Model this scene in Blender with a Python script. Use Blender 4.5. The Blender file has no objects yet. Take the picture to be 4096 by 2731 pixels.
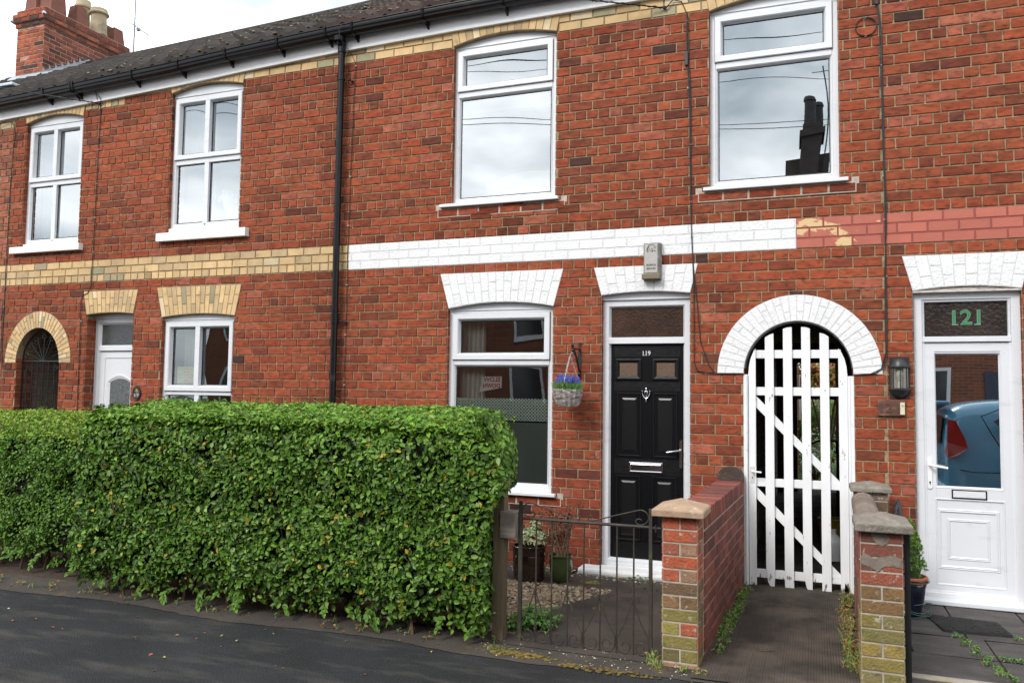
import bpy, math, random
import numpy as np
from mathutils import Vector, Matrix
R = random.Random(7)
NR = np.random.default_rng(11)
PI = math.pi
S = bpy.context.scene
COL = S.collection

# ------------------------------------------------------------------ camera
cd = bpy.data.cameras.new("camera"); cam = bpy.data.objects.new("camera", cd); COL.objects.link(cam)
CR = Vector((0.9359496, 0.35187937, 0.01338869)); CF = Vector((-0.35200458, 0.93389838, 0.06266245)); CU = Vector((0.00954595, -0.06336178, 0.99794497))
mw = Matrix.Identity(4)
for i in range(3):
    mw[i][0] = CR[i]; mw[i][1] = CU[i]; mw[i][2] = -CF[i]
mw[0][3], mw[1][3], mw[2][3] = 4.254077, -6.921974, 1.550865
cam.matrix_world = mw
cd.sensor_width = 36; cd.lens = 3218.71 / 4096 * 36; cd.clip_start = 0.05; cd.clip_end = 400
S.camera = cam

# ------------------------------------------------------------------ sky and light
W = bpy.data.worlds.new("World"); S.world = W; W.use_nodes = True
nt = W.node_tree; N = nt.nodes; L = nt.links
bg = N['Background']; bg.inputs[1].default_value = 0.12
sky = N.new('ShaderNodeTexSky'); sky.sky_type = 'NISHITA'; sky.sun_disc = False
sky.sun_elevation = math.radians(40); sky.sun_rotation = math.radians(205)
tc = N.new('ShaderNodeTexCoord'); mp = N.new('ShaderNodeMapping'); mp.inputs['Scale'].default_value = (1.0, 1.0, 2.2)
nz = N.new('ShaderNodeTexNoise'); nz.inputs['Scale'].default_value = 3.1; nz.inputs['Detail'].default_value = 5; nz.inputs['Roughness'].default_value = .52
cr = N.new('ShaderNodeValToRGB'); e = cr.color_ramp.elements
e[0].position = .40; e[0].color = (.35, .40, .44, 1); e[1].position = .62; e[1].color = (1.0, 1.0, 1.0, 1)
ml = N.new('ShaderNodeMix'); ml.data_type = 'RGBA'; ml.blend_type = 'MULTIPLY'; ml.inputs[0].default_value = 1; ml.inputs[7].default_value = (20.5, 20.5, 20.5, 1)
mx = N.new('ShaderNodeMix'); mx.data_type = 'RGBA'; mx.inputs[0].default_value = .95
L.new(tc.outputs['Generated'], mp.inputs[0]); L.new(mp.outputs[0], nz.inputs['Vector']); L.new(nz.outputs[0], cr.inputs[0])
L.new(cr.outputs[0], ml.inputs[6]); L.new(sky.outputs[0], mx.inputs[6]); L.new(ml.outputs[2], mx.inputs[7]); L.new(mx.outputs[2], bg.inputs[0])
sl = bpy.data.lights.new("sun", 'SUN'); sl.energy = 2.5; sl.angle = math.radians(22); sl.color = (1, .97, .93)
so = bpy.data.objects.new("sun", sl); COL.objects.link(so)
sd = Vector((-0.34, -0.80, 0.72)).normalized()   # towards the sun
so.rotation_euler = sd.to_track_quat('Z', 'Y').to_euler()
S.view_settings.view_transform = 'Standard'; S.view_settings.look = 'None'; S.view_settings.gamma = 1; S.view_settings.exposure = 0.12
S.cycles.max_bounces = 8; S.cycles.transparent_max_bounces = 12; S.cycles.glossy_bounces = 4

# ------------------------------------------------------------------ helpers
class MB:
    def __init__(s): s.v = []; s.f = []; s.t = []
    def add(s, vs, fs, tint=(1, 1, 1)):
        o = len(s.v); s.v.extend(vs); s.f.extend([tuple(i + o for i in f) for f in fs]); s.t.extend([tint] * len(fs))
    def box(s, x0, x1, y0, y1, z0, z1, tint=(1, 1, 1)):
        s.add([(x0,y0,z0),(x1,y0,z0),(x1,y1,z0),(x0,y1,z0),(x0,y0,z1),(x1,y0,z1),(x1,y1,z1),(x0,y1,z1)],
              [(0,1,5,4),(1,2,6,5),(2,3,7,6),(3,0,4,7),(4,5,6,7),(3,2,1,0)], tint)
    def quad(s, a, b, c, d, tint=(1, 1, 1)): s.add([a, b, c, d], [(0, 1, 2, 3)], tint)
    def prism(s, poly, y0, y1, tint=(1, 1, 1)):      # poly in (x,z) counter-clockwise seen from -y
        n = len(poly)
        s.add([(x, y0, z) for x, z in poly] + [(x, y1, z) for x, z in poly],
              [tuple(range(n)), tuple(range(2*n-1, n-1, -1))] + [(i, i+n, (i+1) % n + n, (i+1) % n) for i in range(n)], tint)
    def cell(s, poly, yf, yb, ins, tint=(1, 1, 1)):  # brick face with chamfered edge, poly (x,z) ccw
        n = len(poly); cx = sum(p[0] for p in poly)/n; cz = sum(p[1] for p in poly)/n
        w = max(p[0] for p in poly) - min(p[0] for p in poly); h = max(p[1] for p in poly) - min(p[1] for p in poly)
        kx = max(0, 1 - 2*ins/max(w, 1e-4)); kz = max(0, 1 - 2*ins/max(h, 1e-4))
        s.add([(x, yb, z) for x, z in poly] + [(cx+(x-cx)*kx, yf, cz+(z-cz)*kz) for x, z in poly],
              [tuple(range(n, 2*n))] + [(i, (i+1) % n, (i+1) % n + n, i+n) for i in range(n)], tint)
    def tube(s, pts, r, n=8, tint=(1, 1, 1), cap=True, closed=False):
        P = [Vector(p) for p in pts]; m = len(P); rs = r if isinstance(r, (list, tuple)) else [r]*m
        vs = []; up = None
        for i, p in enumerate(P):
            if closed: d = P[(i+1) % m] - P[i-1]
            else: d = P[min(i+1, m-1)] - P[max(i-1, 0)]
            d.normalize()
            if up is None: up = Vector((0, 0, 1)) if abs(d.z) < .9 else Vector((1, 0, 0))
            a = d.cross(up)
            if a.length < 1e-4: a = d.cross(Vector((0, 1, 0)))
            a.normalize(); b = a.cross(d).normalized(); up = b
            for k in range(n):
                t = 2*PI*k/n; vs.append(tuple(p + (a*math.cos(t) + b*math.sin(t))*rs[i]))
        fs = []
        for i in range(m if closed else m-1):
            for k in range(n):
                j = (i+1) % m; fs.append((i*n+k, i*n+(k+1) % n, j*n+(k+1) % n, j*n+k))
        if cap and not closed: fs += [tuple(range(n-1, -1, -1)), tuple((m-1)*n+k for k in range(n))]
        s.add(vs, fs, tint)
    def lathe(s, prof, c=(0, 0, 0), n=28, tint=(1, 1, 1), a0=0, a1=2*PI):
        full = abs(a1-a0-2*PI) < 1e-6; m = n if full else n+1; vs = []
        for r, z in prof:
            for k in range(m):
                t = a0 + (a1-a0)*k/n; vs.append((c[0]+r*math.cos(t), c[1]+r*math.sin(t), c[2]+z))
        fs = [(i*m+k, i*m+(k+1) % m, (i+1)*m+(k+1) % m, (i+1)*m+k) for i in range(len(prof)-1) for k in range(n)]
        s.add(vs, fs, tint)
    def ball(s, c, r, n=8, m=5, tint=(1, 1, 1), sq=(1, 1, 1)):
        prof = [(max(1e-4, math.sin(PI*i/m)), -math.cos(PI*i/m)) for i in range(m+1)]
        vs = []
        for a, z in prof:
            for k in range(n):
                t = 2*PI*k/n; vs.append((c[0]+r*sq[0]*a*math.cos(t), c[1]+r*sq[1]*a*math.sin(t), c[2]+r*sq[2]*z))
        s.add(vs, [(i*n+k, i*n+(k+1) % n, (i+1)*n+(k+1) % n, (i+1)*n+k) for i in range(m) for k in range(n)], tint)
    def ring(s, x0, x1, z0, z1, prof, tint=(1, 1, 1)):   # mitred rectangular frame; prof = [(inset, y)...]
        vs = []
        for i, y in prof: vs += [(x0+i, y, z0+i), (x1-i, y, z0+i), (x1-i, y, z1-i), (x0+i, y, z1-i)]
        s.add(vs, [(j*4+k, j*4+(k+1) % 4, (j+1)*4+(k+1) % 4, (j+1)*4+k) for j in range(len(prof)-1) for k in range(4)], tint)
    def build(s, name, m, parent=None, smooth=False, bevel=0, loc=None, rot=None):
        me = bpy.data.meshes.new(name); me.from_pydata([tuple(v) for v in s.v], [], s.f)
        a = me.attributes.new('tint', 'FLOAT_COLOR', 'FACE')
        t = np.ones((len(s.f), 4), np.float32); t[:, :3] = np.array(s.t, np.float32).reshape(-1, 3)
        a.data.foreach_set('color', t.ravel())
        for q in (m if isinstance(m, list) else [m]): me.materials.append(q)
        me.update()
        if smooth:
            me.polygons.foreach_set('use_smooth', [True]*len(me.polygons))
            try: me.set_sharp_from_angle(angle=math.radians(42))
            except Exception: pass
        o = bpy.data.objects.new(name, me); COL.objects.link(o)
        if parent: o.parent = parent
        if loc: o.location = loc
        if rot: o.rotation_euler = rot
        if bevel:
            b = o.modifiers.new('bevel', 'BEVEL'); b.width = bevel; b.segments = 2; b.limit_method = 'ANGLE'; b.angle_limit = math.radians(50)
        return o
def tag(o, label=None, cat=None, group=None, kind=None):
    if label: o['label'] = label
    if cat: o['category'] = cat
    if group: o['group'] = group
    if kind: o['kind'] = kind
    return o
def thing(name, label, cat, loc=(0, 0, 0), group=None):
    o = bpy.data.objects.new(name, None); COL.objects.link(o); o.location = loc; o.empty_display_size = .1
    return tag(o, label, cat, group)

def node(nt, typ, **k):
    n = nt.nodes.new(typ)
    for a, v in k.items(): setattr(n, a, v)
    return n
def pmat(name, col=(.5, .5, .5), rough=.6, var=.12, scale=6, stretch=(1, 1, 1), bump=0., bscale=60, bdist=.002, tint=False,
         spots=None, spots2=None, metal=0, spec=.5, coat=0, sss=0, trans=0, alpha=1):
    m = bpy.data.materials.new(name); m.use_nodes = True; t = m.node_tree; n = t.nodes; l = t.links
    p = n['Principled BSDF']; p.inputs['Roughness'].default_value = rough; p.inputs['Metallic'].default_value = metal
    p.inputs['Specular IOR Level'].default_value = spec; p.inputs['Coat Weight'].default_value = coat; p.inputs['Coat Roughness'].default_value = .08
    tcn = node(t, 'ShaderNodeTexCoord'); mpn = node(t, 'ShaderNodeMapping'); mpn.inputs['Scale'].default_value = stretch
    l.new(tcn.outputs['Object'], mpn.inputs[0])
    nz = node(t, 'ShaderNodeTexNoise'); nz.inputs['Scale'].default_value = scale; nz.inputs['Detail'].default_value = 6; l.new(mpn.outputs[0], nz.inputs['Vector'])
    mr = node(t, 'ShaderNodeMapRange'); mr.inputs[1].default_value = .25; mr.inputs[2].default_value = .75; mr.inputs[3].default_value = 1-var; mr.inputs[4].default_value = 1+var
    l.new(nz.outputs[0], mr.inputs[0])
    mu = node(t, 'ShaderNodeMix', data_type='RGBA', blend_type='MULTIPLY'); mu.inputs[0].default_value = 1
    mu.inputs[6].default_value = (*col, 1); l.new(mr.outputs[0], mu.inputs[7])
    if tint:
        at = node(t, 'ShaderNodeAttribute', attribute_name='tint')
        if col == (1, 1, 1): l.new(at.outputs['Color'], mu.inputs[6])
        else:
            m0 = node(t, 'ShaderNodeMix', data_type='RGBA', blend_type='MULTIPLY'); m0.inputs[0].default_value = 1; m0.inputs[6].default_value = (*col, 1)
            l.new(at.outputs['Color'], m0.inputs[7]); l.new(m0.outputs[2], mu.inputs[6])
    out = mu.outputs[2]
    for sp in (spots, spots2):
        if not sp: continue
        c2, sc, lo, hi, amt = sp[:5]; st = sp[5] if len(sp) > 5 else (1, 1, 1)
        m2 = node(t, 'ShaderNodeMapping'); m2.inputs['Scale'].default_value = st; l.new(tcn.outputs['Object'], m2.inputs[0])
        n2 = node(t, 'ShaderNodeTexNoise'); n2.inputs['Scale'].default_value = sc; n2.inputs['Detail'].default_value = 5; n2.inputs['Roughness'].default_value = .62; l.new(m2.outputs[0], n2.inputs['Vector'])
        r2 = node(t, 'ShaderNodeMapRange'); r2.inputs[1].default_value = lo; r2.inputs[2].default_value = hi; r2.inputs[4].default_value = amt; l.new(n2.outputs[0], r2.inputs[0])
        x2 = node(t, 'ShaderNodeMix', data_type='RGBA'); x2.inputs[7].default_value = (*c2, 1); l.new(r2.outputs[0], x2.inputs[0]); l.new(out, x2.inputs[6]); out = x2.outputs[2]
    l.new(out, p.inputs['Base Color'])
    if bump:
        nb = node(t, 'ShaderNodeTexNoise'); nb.inputs['Scale'].default_value = bscale; nb.inputs['Detail'].default_value = 4; l.new(mpn.outputs[0], nb.inputs['Vector'])
        bp = node(t, 'ShaderNodeBump'); bp.inputs['Strength'].default_value = bump; bp.inputs['Distance'].default_value = bdist
        l.new(nb.outputs[0], bp.inputs['Height']); l.new(bp.outputs[0], p.inputs['Normal'])
    if trans:
        tr = node(t, 'ShaderNodeBsdfTranslucent'); l.new(out, tr.inputs[0]); ms = node(t, 'ShaderNodeMixShader'); ms.inputs[0].default_value = trans
        l.new(p.outputs[0], ms.inputs[1]); l.new(tr.outputs[0], ms.inputs[2]); l.new(ms.outputs[0], n['Material Output'].inputs[0])
    return m
def glass(name, tintc=(.9, .93, .92), refl=.16, bump=0, bscale=40, rough=.0, f=0.0, wave=False):
    m = bpy.data.materials.new(name); m.use_nodes = True; t = m.node_tree; n = t.nodes; l = t.links; n.remove(n['Principled BSDF'])
    tr = node(t, 'ShaderNodeBsdfTransparent'); tr.inputs[0].default_value = (*tintc, 1)
    gl = node(t, 'ShaderNodeBsdfGlossy'); gl.inputs['Roughness'].default_value = rough; gl.inputs[0].default_value = (.92, .97, 1, 1)
    fr = node(t, 'ShaderNodeFresnel'); fr.inputs[0].default_value = 1.5
    ad = node(t, 'ShaderNodeMath', operation='ADD', use_clamp=True); ad.inputs[1].default_value = refl - .04; l.new(fr.outputs[0], ad.inputs[0])
    ms = node(t, 'ShaderNodeMixShader'); l.new(ad.outputs[0], ms.inputs[0]); l.new(gl.outputs[0], ms.inputs[2])
    if f:
        df = node(t, 'ShaderNodeBsdfDiffuse'); df.inputs[0].default_value = (*tintc, 1); m2 = node(t, 'ShaderNodeMixShader'); m2.inputs[0].default_value = f
        l.new(tr.outputs[0], m2.inputs[1]); l.new(df.outputs[0], m2.inputs[2]); l.new(m2.outputs[0], ms.inputs[1])
    else: l.new(tr.outputs[0], ms.inputs[1])
    if not bump:
        l.new(ms.outputs[0], n['Material Output'].inputs[0]); return m
    tcn = node(t, 'ShaderNodeTexCoord'); nb = node(t, 'ShaderNodeTexNoise'); nb.inputs['Scale'].default_value = bscale if bump else 1.3; nb.inputs['Detail'].default_value = 1.5 if bump else 0
    if wave: nb = node(t, 'ShaderNodeTexVoronoi', feature='DISTANCE_TO_EDGE'); nb.inputs['Scale'].default_value = bscale
    l.new(tcn.outputs['Object'], nb.inputs['Vector'])
    bp = node(t, 'ShaderNodeBump'); bp.inputs['Strength'].default_value = bump if bump else .35; bp.inputs['Distance'].default_value = .004 if bump else .006
    l.new(nb.outputs[0], bp.inputs['Height']); l.new(bp.outputs[0], gl.inputs['Normal'])
    l.new(ms.outputs[0], n['Material Output'].inputs[0])
    return m

BRICK = pmat('brick_face', (1, 1, 1), .85, .38, 9, (1, 1, 3.0), .6, 120, .003, tint=True, spec=.25,
             spots=((.034, .015, .011), 15, .51, .71, .82, (1, 1, 2.8)), spots2=((.42, .20, .14), 30, .66, .80, .4, (1, 1, 2)))
PAINTED = pmat('painted_brick', (1, 1, 1), .6, .07, 9, (1, 1, 1), 1.0, 42, .0065, tint=True, spots=((.42, .42, .41), 14, .60, .80, .45), spots2=((.40, .33, .26), 7, .66, .80, .5, (1, 1, .6)))
BUFF = pmat('buff_brick', (1, 1, 1), .85, .16, 9, (1, 1, 1), .5, 110, .002, tint=True, spots=((.10, .075, .045), 6, .60, .80, .6), spec=.3)
MORT = pmat('mortar', (.31, .225, .135), .95, .30, 30, bump=.6, bscale=160, spots=((.06, .035, .025), 14, .50, .72, .8), spots2=((.6, .55, .45), 120, .66, .74, .7))
MORTL = pmat('pale_mortar', (.42, .37, .30), .95, .25, 25, bump=.7, bscale=120, spots=((.16, .14, .11), 15, .6, .8, .6))
PINKM = pmat('pink_mortar', (.27, .065, .05), .8, .1, 20, bump=.4)
WHITEM = pmat('white_masonry', (.61, .61, .62), .65, .05, 12, bump=.8, bscale=60, bdist=.004)
UPVC = pmat('white_upvc', (.67, .685, .71), .30, .03, 3, spec=.5, spots=((.44, .43, .40), 5, .56, .80, .5, (1, 1, 3)), spots2=((.30, .28, .24), 26, .68, .80, .45))
WPAINT = pmat('white_gloss_wood', (.78, .79, .80), .45, .06, 8, (1, 1, .5), .35, 40, .002, spots=((.50, .48, .44), 14, .72, .80, .4, (3, 1, .4)))
def footwear(m, z0=.0, z1=.15, col=(.15, .13, .105)):
    t = m.node_tree; p = t.nodes['Principled BSDF']; src = p.inputs['Base Color'].links[0].from_socket; l = t.links
    tcn = node(t, 'ShaderNodeTexCoord'); sx = node(t, 'ShaderNodeSeparateXYZ'); l.new(tcn.outputs['Object'], sx.inputs[0])
    mr = node(t, 'ShaderNodeMapRange'); mr.inputs[1].default_value = z0; mr.inputs[2].default_value = z1; mr.inputs[3].default_value = .17; mr.inputs[4].default_value = 0; l.new(sx.outputs[2], mr.inputs[0])
    mp_ = node(t, 'ShaderNodeMapping'); mp_.inputs['Scale'].default_value = (1.6, 1, .6); l.new(tcn.outputs['Object'], mp_.inputs[0]); nn = node(t, 'ShaderNodeTexNoise'); nn.inputs['Scale'].default_value = 22; nn.inputs['Detail'].default_value = 6; l.new(mp_.outputs[0], nn.inputs['Vector'])
    ad = node(t, 'ShaderNodeMath', operation='ADD'); l.new(nn.outputs[0], ad.inputs[0]); l.new(mr.outputs[0], ad.inputs[1])
    m2 = node(t, 'ShaderNodeMapRange'); m2.inputs[1].default_value = .67; m2.inputs[2].default_value = .76; l.new(ad.outputs[0], m2.inputs[0])
    x = node(t, 'ShaderNodeMix', data_type='RGBA'); x.inputs[7].default_value = (*col, 1); l.new(m2.outputs[0], x.inputs[0]); l.new(src, x.inputs[6]); l.new(x.outputs[2], p.inputs['Base Color'])
footwear(WPAINT)
WSTONE = pmat('white_painted_stone', (.80, .80, .80), .6, .05, 6, bump=.5, bscale=30, spots=((.30, .28, .22), 9, .62, .8, .5))
BLACKP = pmat('black_pvc', (.009, .009, .010), .3, .2, 5, spec=.25, spots=((.10, .09, .08), 7, .6, .8, .35))
BLACKM = pmat('black_iron', (.016, .016, .016), .42, .2, 9, bump=.3, bscale=90)
IRON = pmat('weathered_iron', (.035, .028, .022), .7, .4, 25, bump=.5, bscale=150, spots=((.10, .11, .03), 9, .55, .7, .7), spots2=((.12, .06, .03), 14, .6, .75, .5))
DOORB = pmat('black_door_skin', (.005, .005, .006), .38, .3, 12, (1, 1, 14), .9, 22, .002, spec=.22)
DOORB2 = pmat('black_door_stile', (.004, .004, .005), .34, .3, 12, (14, 1, 1), .6, 22, .0015, spec=.22)
DOORP = pmat('black_door_moulding', (.006, .006, .007), .30, .3, 12, (14, 1, 1), .4, 22, .0015, spec=.55)
CHROME = pmat('chrome', (.50, .50, .52), .18, .05, 5, metal=1)
PLEAD = pmat('lead', (.30, .32, .36), .5, .2, 9, bump=.3, bscale=30, spots=((.55, .57, .6), 7, .55, .75, .6))
TILE = pmat('roof_tile', (1, 1, 1), .9, .28, 12, bump=.5, bscale=70, bdist=.004, tint=True, spots=((.12, .11, .08), 14, .60, .78, .45), spec=.25)
MOSS = pmat('moss', (1, 1, 1), .95, .3, 40, bump=.8, bscale=120, bdist=.01, tint=True)
CLAY = pmat('clay_pot', (.17, .060, .038), .8, .25, 7, bump=.3, spots=((.06, .035, .03), 5, .55, .75, .6))
PALEPOT = pmat('pale_clay_pot', (.36, .29, .19), .8, .25, 7, bump=.3, spots=((.06, .05, .04), 5, .55, .75, .6))
CEMENT = pmat('cement', (.33, .30, .25), .95, .25, 9, bump=.8, bscale=60, bdist=.006, spots=((.35, .26, .07), 4, .6, .75, .6), spots2=((.10, .09, .08), 30, .6, .75, .6))
SANDCAP = pmat('sandstone_cap', (.36, .245, .165), .9, .30, 9, bump=.8, bscale=70, bdist=.006, spots=((.75, .70, .66), 14, .60, .72, .7), spots2=((.30, .30, .12), 8, .6, .75, .5))
GREYCAP = pmat('grey_stone_cap', (.20, .175, .145), .92, .28, 12, bump=.9, bscale=70, bdist=.008, spots=((.50, .47, .40), 22, .60, .72, .6), spots2=((.08, .07, .06), 26, .56, .72, .7))
GLASS = glass('window_glass', (.88, .93, .94), .42)
GLASSD = glass('ground_floor_glass', (.80, .84, .83), .19)
GLASSLO = glass('door_glass', (.55, .58, .56), .52)
GLASSOB = pmat('obscure_glass', (.040, .018, .010), .3, .6, 5, bump=1.0, bscale=90, bdist=.004, spec=.25)
GLASSOB2 = pmat('leaf_pattern_glass', (.050, .056, .056), .2, .4, 5, bump=1.0, bscale=46, bdist=.006, spec=.6)
GLASSOB3 = pmat('scroll_pattern_glass', (.030, .022, .018), .16, .5, 5, bump=1.0, bscale=34, bdist=.006, spec=.5)
CURT = pmat('curtain_cloth', (.74, .73, .68), .9, .06, 5, (6, 1, .5), trans=.4)
NET = pmat('net_curtain', (.86, .87, .86), .9, .04, 5, (8, 1, .5), trans=.5)
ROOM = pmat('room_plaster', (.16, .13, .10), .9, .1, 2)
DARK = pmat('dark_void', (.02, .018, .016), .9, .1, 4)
RUBBER = pmat('cable_sheath', (.012, .012, .012), .5, .1, 5)
GASK_SHADE = pmat('gasket_and_shade_line', (.03, .03, .032), .6)
FASC = pmat('fascia_board', (.86, .86, .87), .35, .03, 3, spots=((.55, .55, .52), 5, .62, .85, .4, (1, 1, 4)))
TWIG = pmat('twig', (.10, .065, .04), .85, .3, 20)
LEAF = pmat('leaf', (1, 1, 1), .42, .12, 30, tint=True, spec=.27, trans=.18)

# ------------------------------------------------------------------ bricks
C = .085; ZB = .03     # course height and the level of joint 0
def red(cool=0):
    u = R.random()
    if u < .68: c = (.272, .062, .0265)
    elif u < .86: c = (.190, .047, .023)
    elif u < .962: c = (.310, .085, .048)
    elif u < .994: c = (.125, .034, .020)
    else: c = (.060, .026, .021)
    k = R.uniform(.86, 1.14); g = R.uniform(.9, 1.14)
    return (c[0]*k, c[1]*k*g, c[2]*k*g)
def buff():
    u = R.random(); c = (.60, .42, .215) if u < .7 else ((.50, .36, .20) if u < .9 else ((.66, .53, .34) if u < .96 else (.33, .29, .18)))
    k = R.uniform(.88, 1.1); return (c[0]*k, c[1]*k, c[2]*k)
def white():
    k = R.uniform(.95, 1.03); return (.745*k, .745*k, .75*k)
def pink():
    k = R.uniform(.9, 1.08); return (.42*k, .118*k, .078*k)
def sub(rects, x0, x1, z0, z1):
    out = [(x0, x1, z0, z1)]
    for a, b, c, d in rects:
        nx = []
        for p in out:
            if p[0] >= b or p[1] <= a or p[2] >= d or p[3] <= c: nx.append(p); continue
            if p[0] < a: nx.append((p[0], a, p[2], p[3]))
            if p[1] > b: nx.append((b, p[1], p[2], p[3]))
            m0, m1 = max(p[0], a), min(p[1], b)
            if p[2] < c: nx.append((m0, m1, p[2], c))
            if p[3] > d: nx.append((m0, m1, d, p[3]))
        out = nx
    return out
def lay(x0, x1, r0, r1, holes, H, hdr, rule, mbs, xo=0., skip=None):
    """brick rows r0..r1 (joint indices, C apart); rule(row, x) -> bucket name"""
    for r in range(r0, r1):
        z0 = ZB + r*C; z1 = z0 + C
        isH = hdr(r); Lb = H if isH else 2*H
        off = xo + (0 if isH else (H if r % 2 else 0)) + H*.5*(r % 4 == 3)
        k0 = math.floor((x0-off)/Lb) - 1
        x = off + k0*Lb; nxt = x+Lb
        while x < x1:
            xa, xb = max(x, x0), min(nxt, x1); x = nxt
            cutx = [q for q in (-.13, 4.12) if xa+.01 < q < xb-.01 and rule(r, q-.005) != rule(r, q+.005)]
            if cutx: x = cutx[0]; xb = x
            else: nxt += Lb
            if xb - xa < .02: continue
            key = rule(r, (xa+xb)/2)
            if key is None: continue
            mb, pal = mbs[key]; tn = pal()
            if key in ('red', 'buff'):   # weathering patches of the old wall
                xm, zm = (xa+xb)/2, z0; wv = .5*math.sin(xm*1.9+1.3*math.sin(zm*1.7))+.5*math.sin(zm*2.6+xm*.8+2.0*math.sin(xm*.9)); kf = 1+.10*wv
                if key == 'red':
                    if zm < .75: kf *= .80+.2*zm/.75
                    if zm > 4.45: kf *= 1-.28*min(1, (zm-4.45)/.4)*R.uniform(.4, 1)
                    if abs(xm+.2) < .45 and R.random() < .4: kf *= R.uniform(.62, .95)
                    for (sx0, sx1, szz) in ((.95, 2.1, 3.3), (3.4, 4.5, 3.28), (.95, 2.1, .62)):
                        if sx0-.1 < xm < sx1+.1 and szz-.55 < zm < szz and R.random() < .45: kf *= R.uniform(.5, .85)
                    tn = (tn[0]*kf, tn[1]*kf*(.97 if zm < .8 else 1), tn[2]*kf*(1.12 if zm < .8 else 1))
                else:
                    if R.random() < .10: kf *= R.uniform(.5, .8)
                    tn = tuple(c*kf for c in tn)
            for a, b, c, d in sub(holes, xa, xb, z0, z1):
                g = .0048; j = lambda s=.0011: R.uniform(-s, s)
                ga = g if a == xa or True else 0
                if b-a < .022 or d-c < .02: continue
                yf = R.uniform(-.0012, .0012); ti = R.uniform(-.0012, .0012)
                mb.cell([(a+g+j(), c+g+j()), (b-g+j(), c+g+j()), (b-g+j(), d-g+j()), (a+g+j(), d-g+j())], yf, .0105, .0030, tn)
def wallbody(mb, x0, x1, z0, z1, holes, yf=.0085, depth=.24):
    xs = sorted({x0, x1} | {v for h in holes for v in h[:2] if x0 < v < x1}); zs = sorted({z0, z1} | {v for h in holes for v in h[2:] if z0 < v < z1})
    def solid(x, z):
        if not (x0 < x < x1 and z0 < z < z1): return None
        return not any(a < x < b and c < z < d for a, b, c, d in holes)
    for i in range(len(xs)-1):
        for k in range(len(zs)-1):
            a, b, c, d = xs[i], xs[i+1], zs[k], zs[k+1]; mxx, mzz = (a+b)/2, (c+d)/2
            if solid(mxx, mzz):
                mb.quad((a, yf, c), (b, yf, c), (b, yf, d), (a, yf, d)); mb.quad((b, depth, c), (a, depth, c), (a, depth, d), (b, depth, d))
                for (px, pz, q) in ((a-1e-3, mzz, 0), (b+1e-3, mzz, 1), (mxx, c-1e-3, 2), (mxx, d+1e-3, 3)):
                    s2 = solid(px, pz)
                    if s2: continue
                    if q == 0: mb.quad((a, yf, c), (a, yf, d), (a, depth, d), (a, depth, c))
                    if q == 1: mb.quad((b, yf, d), (b, yf, c), (b, depth, c), (b, depth, d))
                    if q == 2: mb.quad((b, yf, c), (a, yf, c), (a, depth, c), (b, depth, c))
                    if q == 3: mb.quad((a, yf, d), (b, yf, d), (b, depth, d), (a, depth, d))
def reveal_bricks(mb, x, side, z0, z1, y1, pal):
    """brick ends on the reveal at x; side=+1 the face looks to +x"""
    r = math.floor((z0-ZB)/C)
    while ZB + r*C < z1:
        za, zb = max(z0, ZB+r*C)+.005, min(z1, ZB+(r+1)*C)-.005; r += 1
        if zb-za < .02: continue
        w = y1 if r % 2 else y1*.48; ya = .002
        while ya < y1-.01:
            yb = min(y1, ya+w)-.004; X = x + side*.003
            q = [(X, ya+.003, za), (X, ya+.003, zb), (X, yb, zb), (X, yb, za)]
            if side > 0: q = q[::-1]
            mb.quad(*q, pal()); ya = yb+.008; w = y1
def jack(mbb, mbm, xb0, xb1, zs, rise, xt0, xt1, zt, n, pal, proud=-.0065, depth=.11, g=.0034, one=False, jit=.002):
    def bot(t): 
        x = xb0+(xb1-xb0)*t; return x, zs + rise*(1-(2*t-1)**2)
    def top(t): return xt0+(xt1-xt0)*t, zt
    for i in range(n):
        a, b = i/n, (i+1)/n
        A, B, D, E_ = bot(a), bot(b), top(b), top(a)
        sp = 1 if one else (.36 if i % 2 else .66)
        def lp(P, Q, s): return (P[0]+(Q[0]-P[0])*s, P[1]+(Q[1]-P[1])*s)
        segs = [(0, sp), (sp, 1)] if sp < 1 else [(0, 1)]
        for s0, s1 in segs:
            p = [lp(A, E_, s0), lp(B, D, s0), lp(B, D, s1), lp(A, E_, s1)]
            jj = R.uniform(-jit, jit)
            q = [(p[0][0]+g, p[0][1]+g), (p[1][0]-g, p[1][1]+g), (p[2][0]-g, p[2][1]-g), (p[3][0]+g, p[3][1]-g)]
            mbb.cell(q, proud+jj*.4, proud+.007, .002, pal())
        y = proud+.003
        mbm.quad((A[0], y, A[1]), (B[0], y, B[1]), (D[0], y, D[1]), (E_[0], y, E_[1]))
        mbm.quad((A[0], y, A[1]), (A[0], depth, A[1]), (B[0], depth, B[1]), (B[0], y, B[1]))
    for P, Q in ((bot(0), top(0)), (top(1), bot(1)), (top(0), top(1))):
        mbm.quad((P[0], y, P[1]), (P[0], depth, P[1]), (Q[0], depth, Q[1]), (Q[0], y, Q[1])) if P != Q else None
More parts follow.
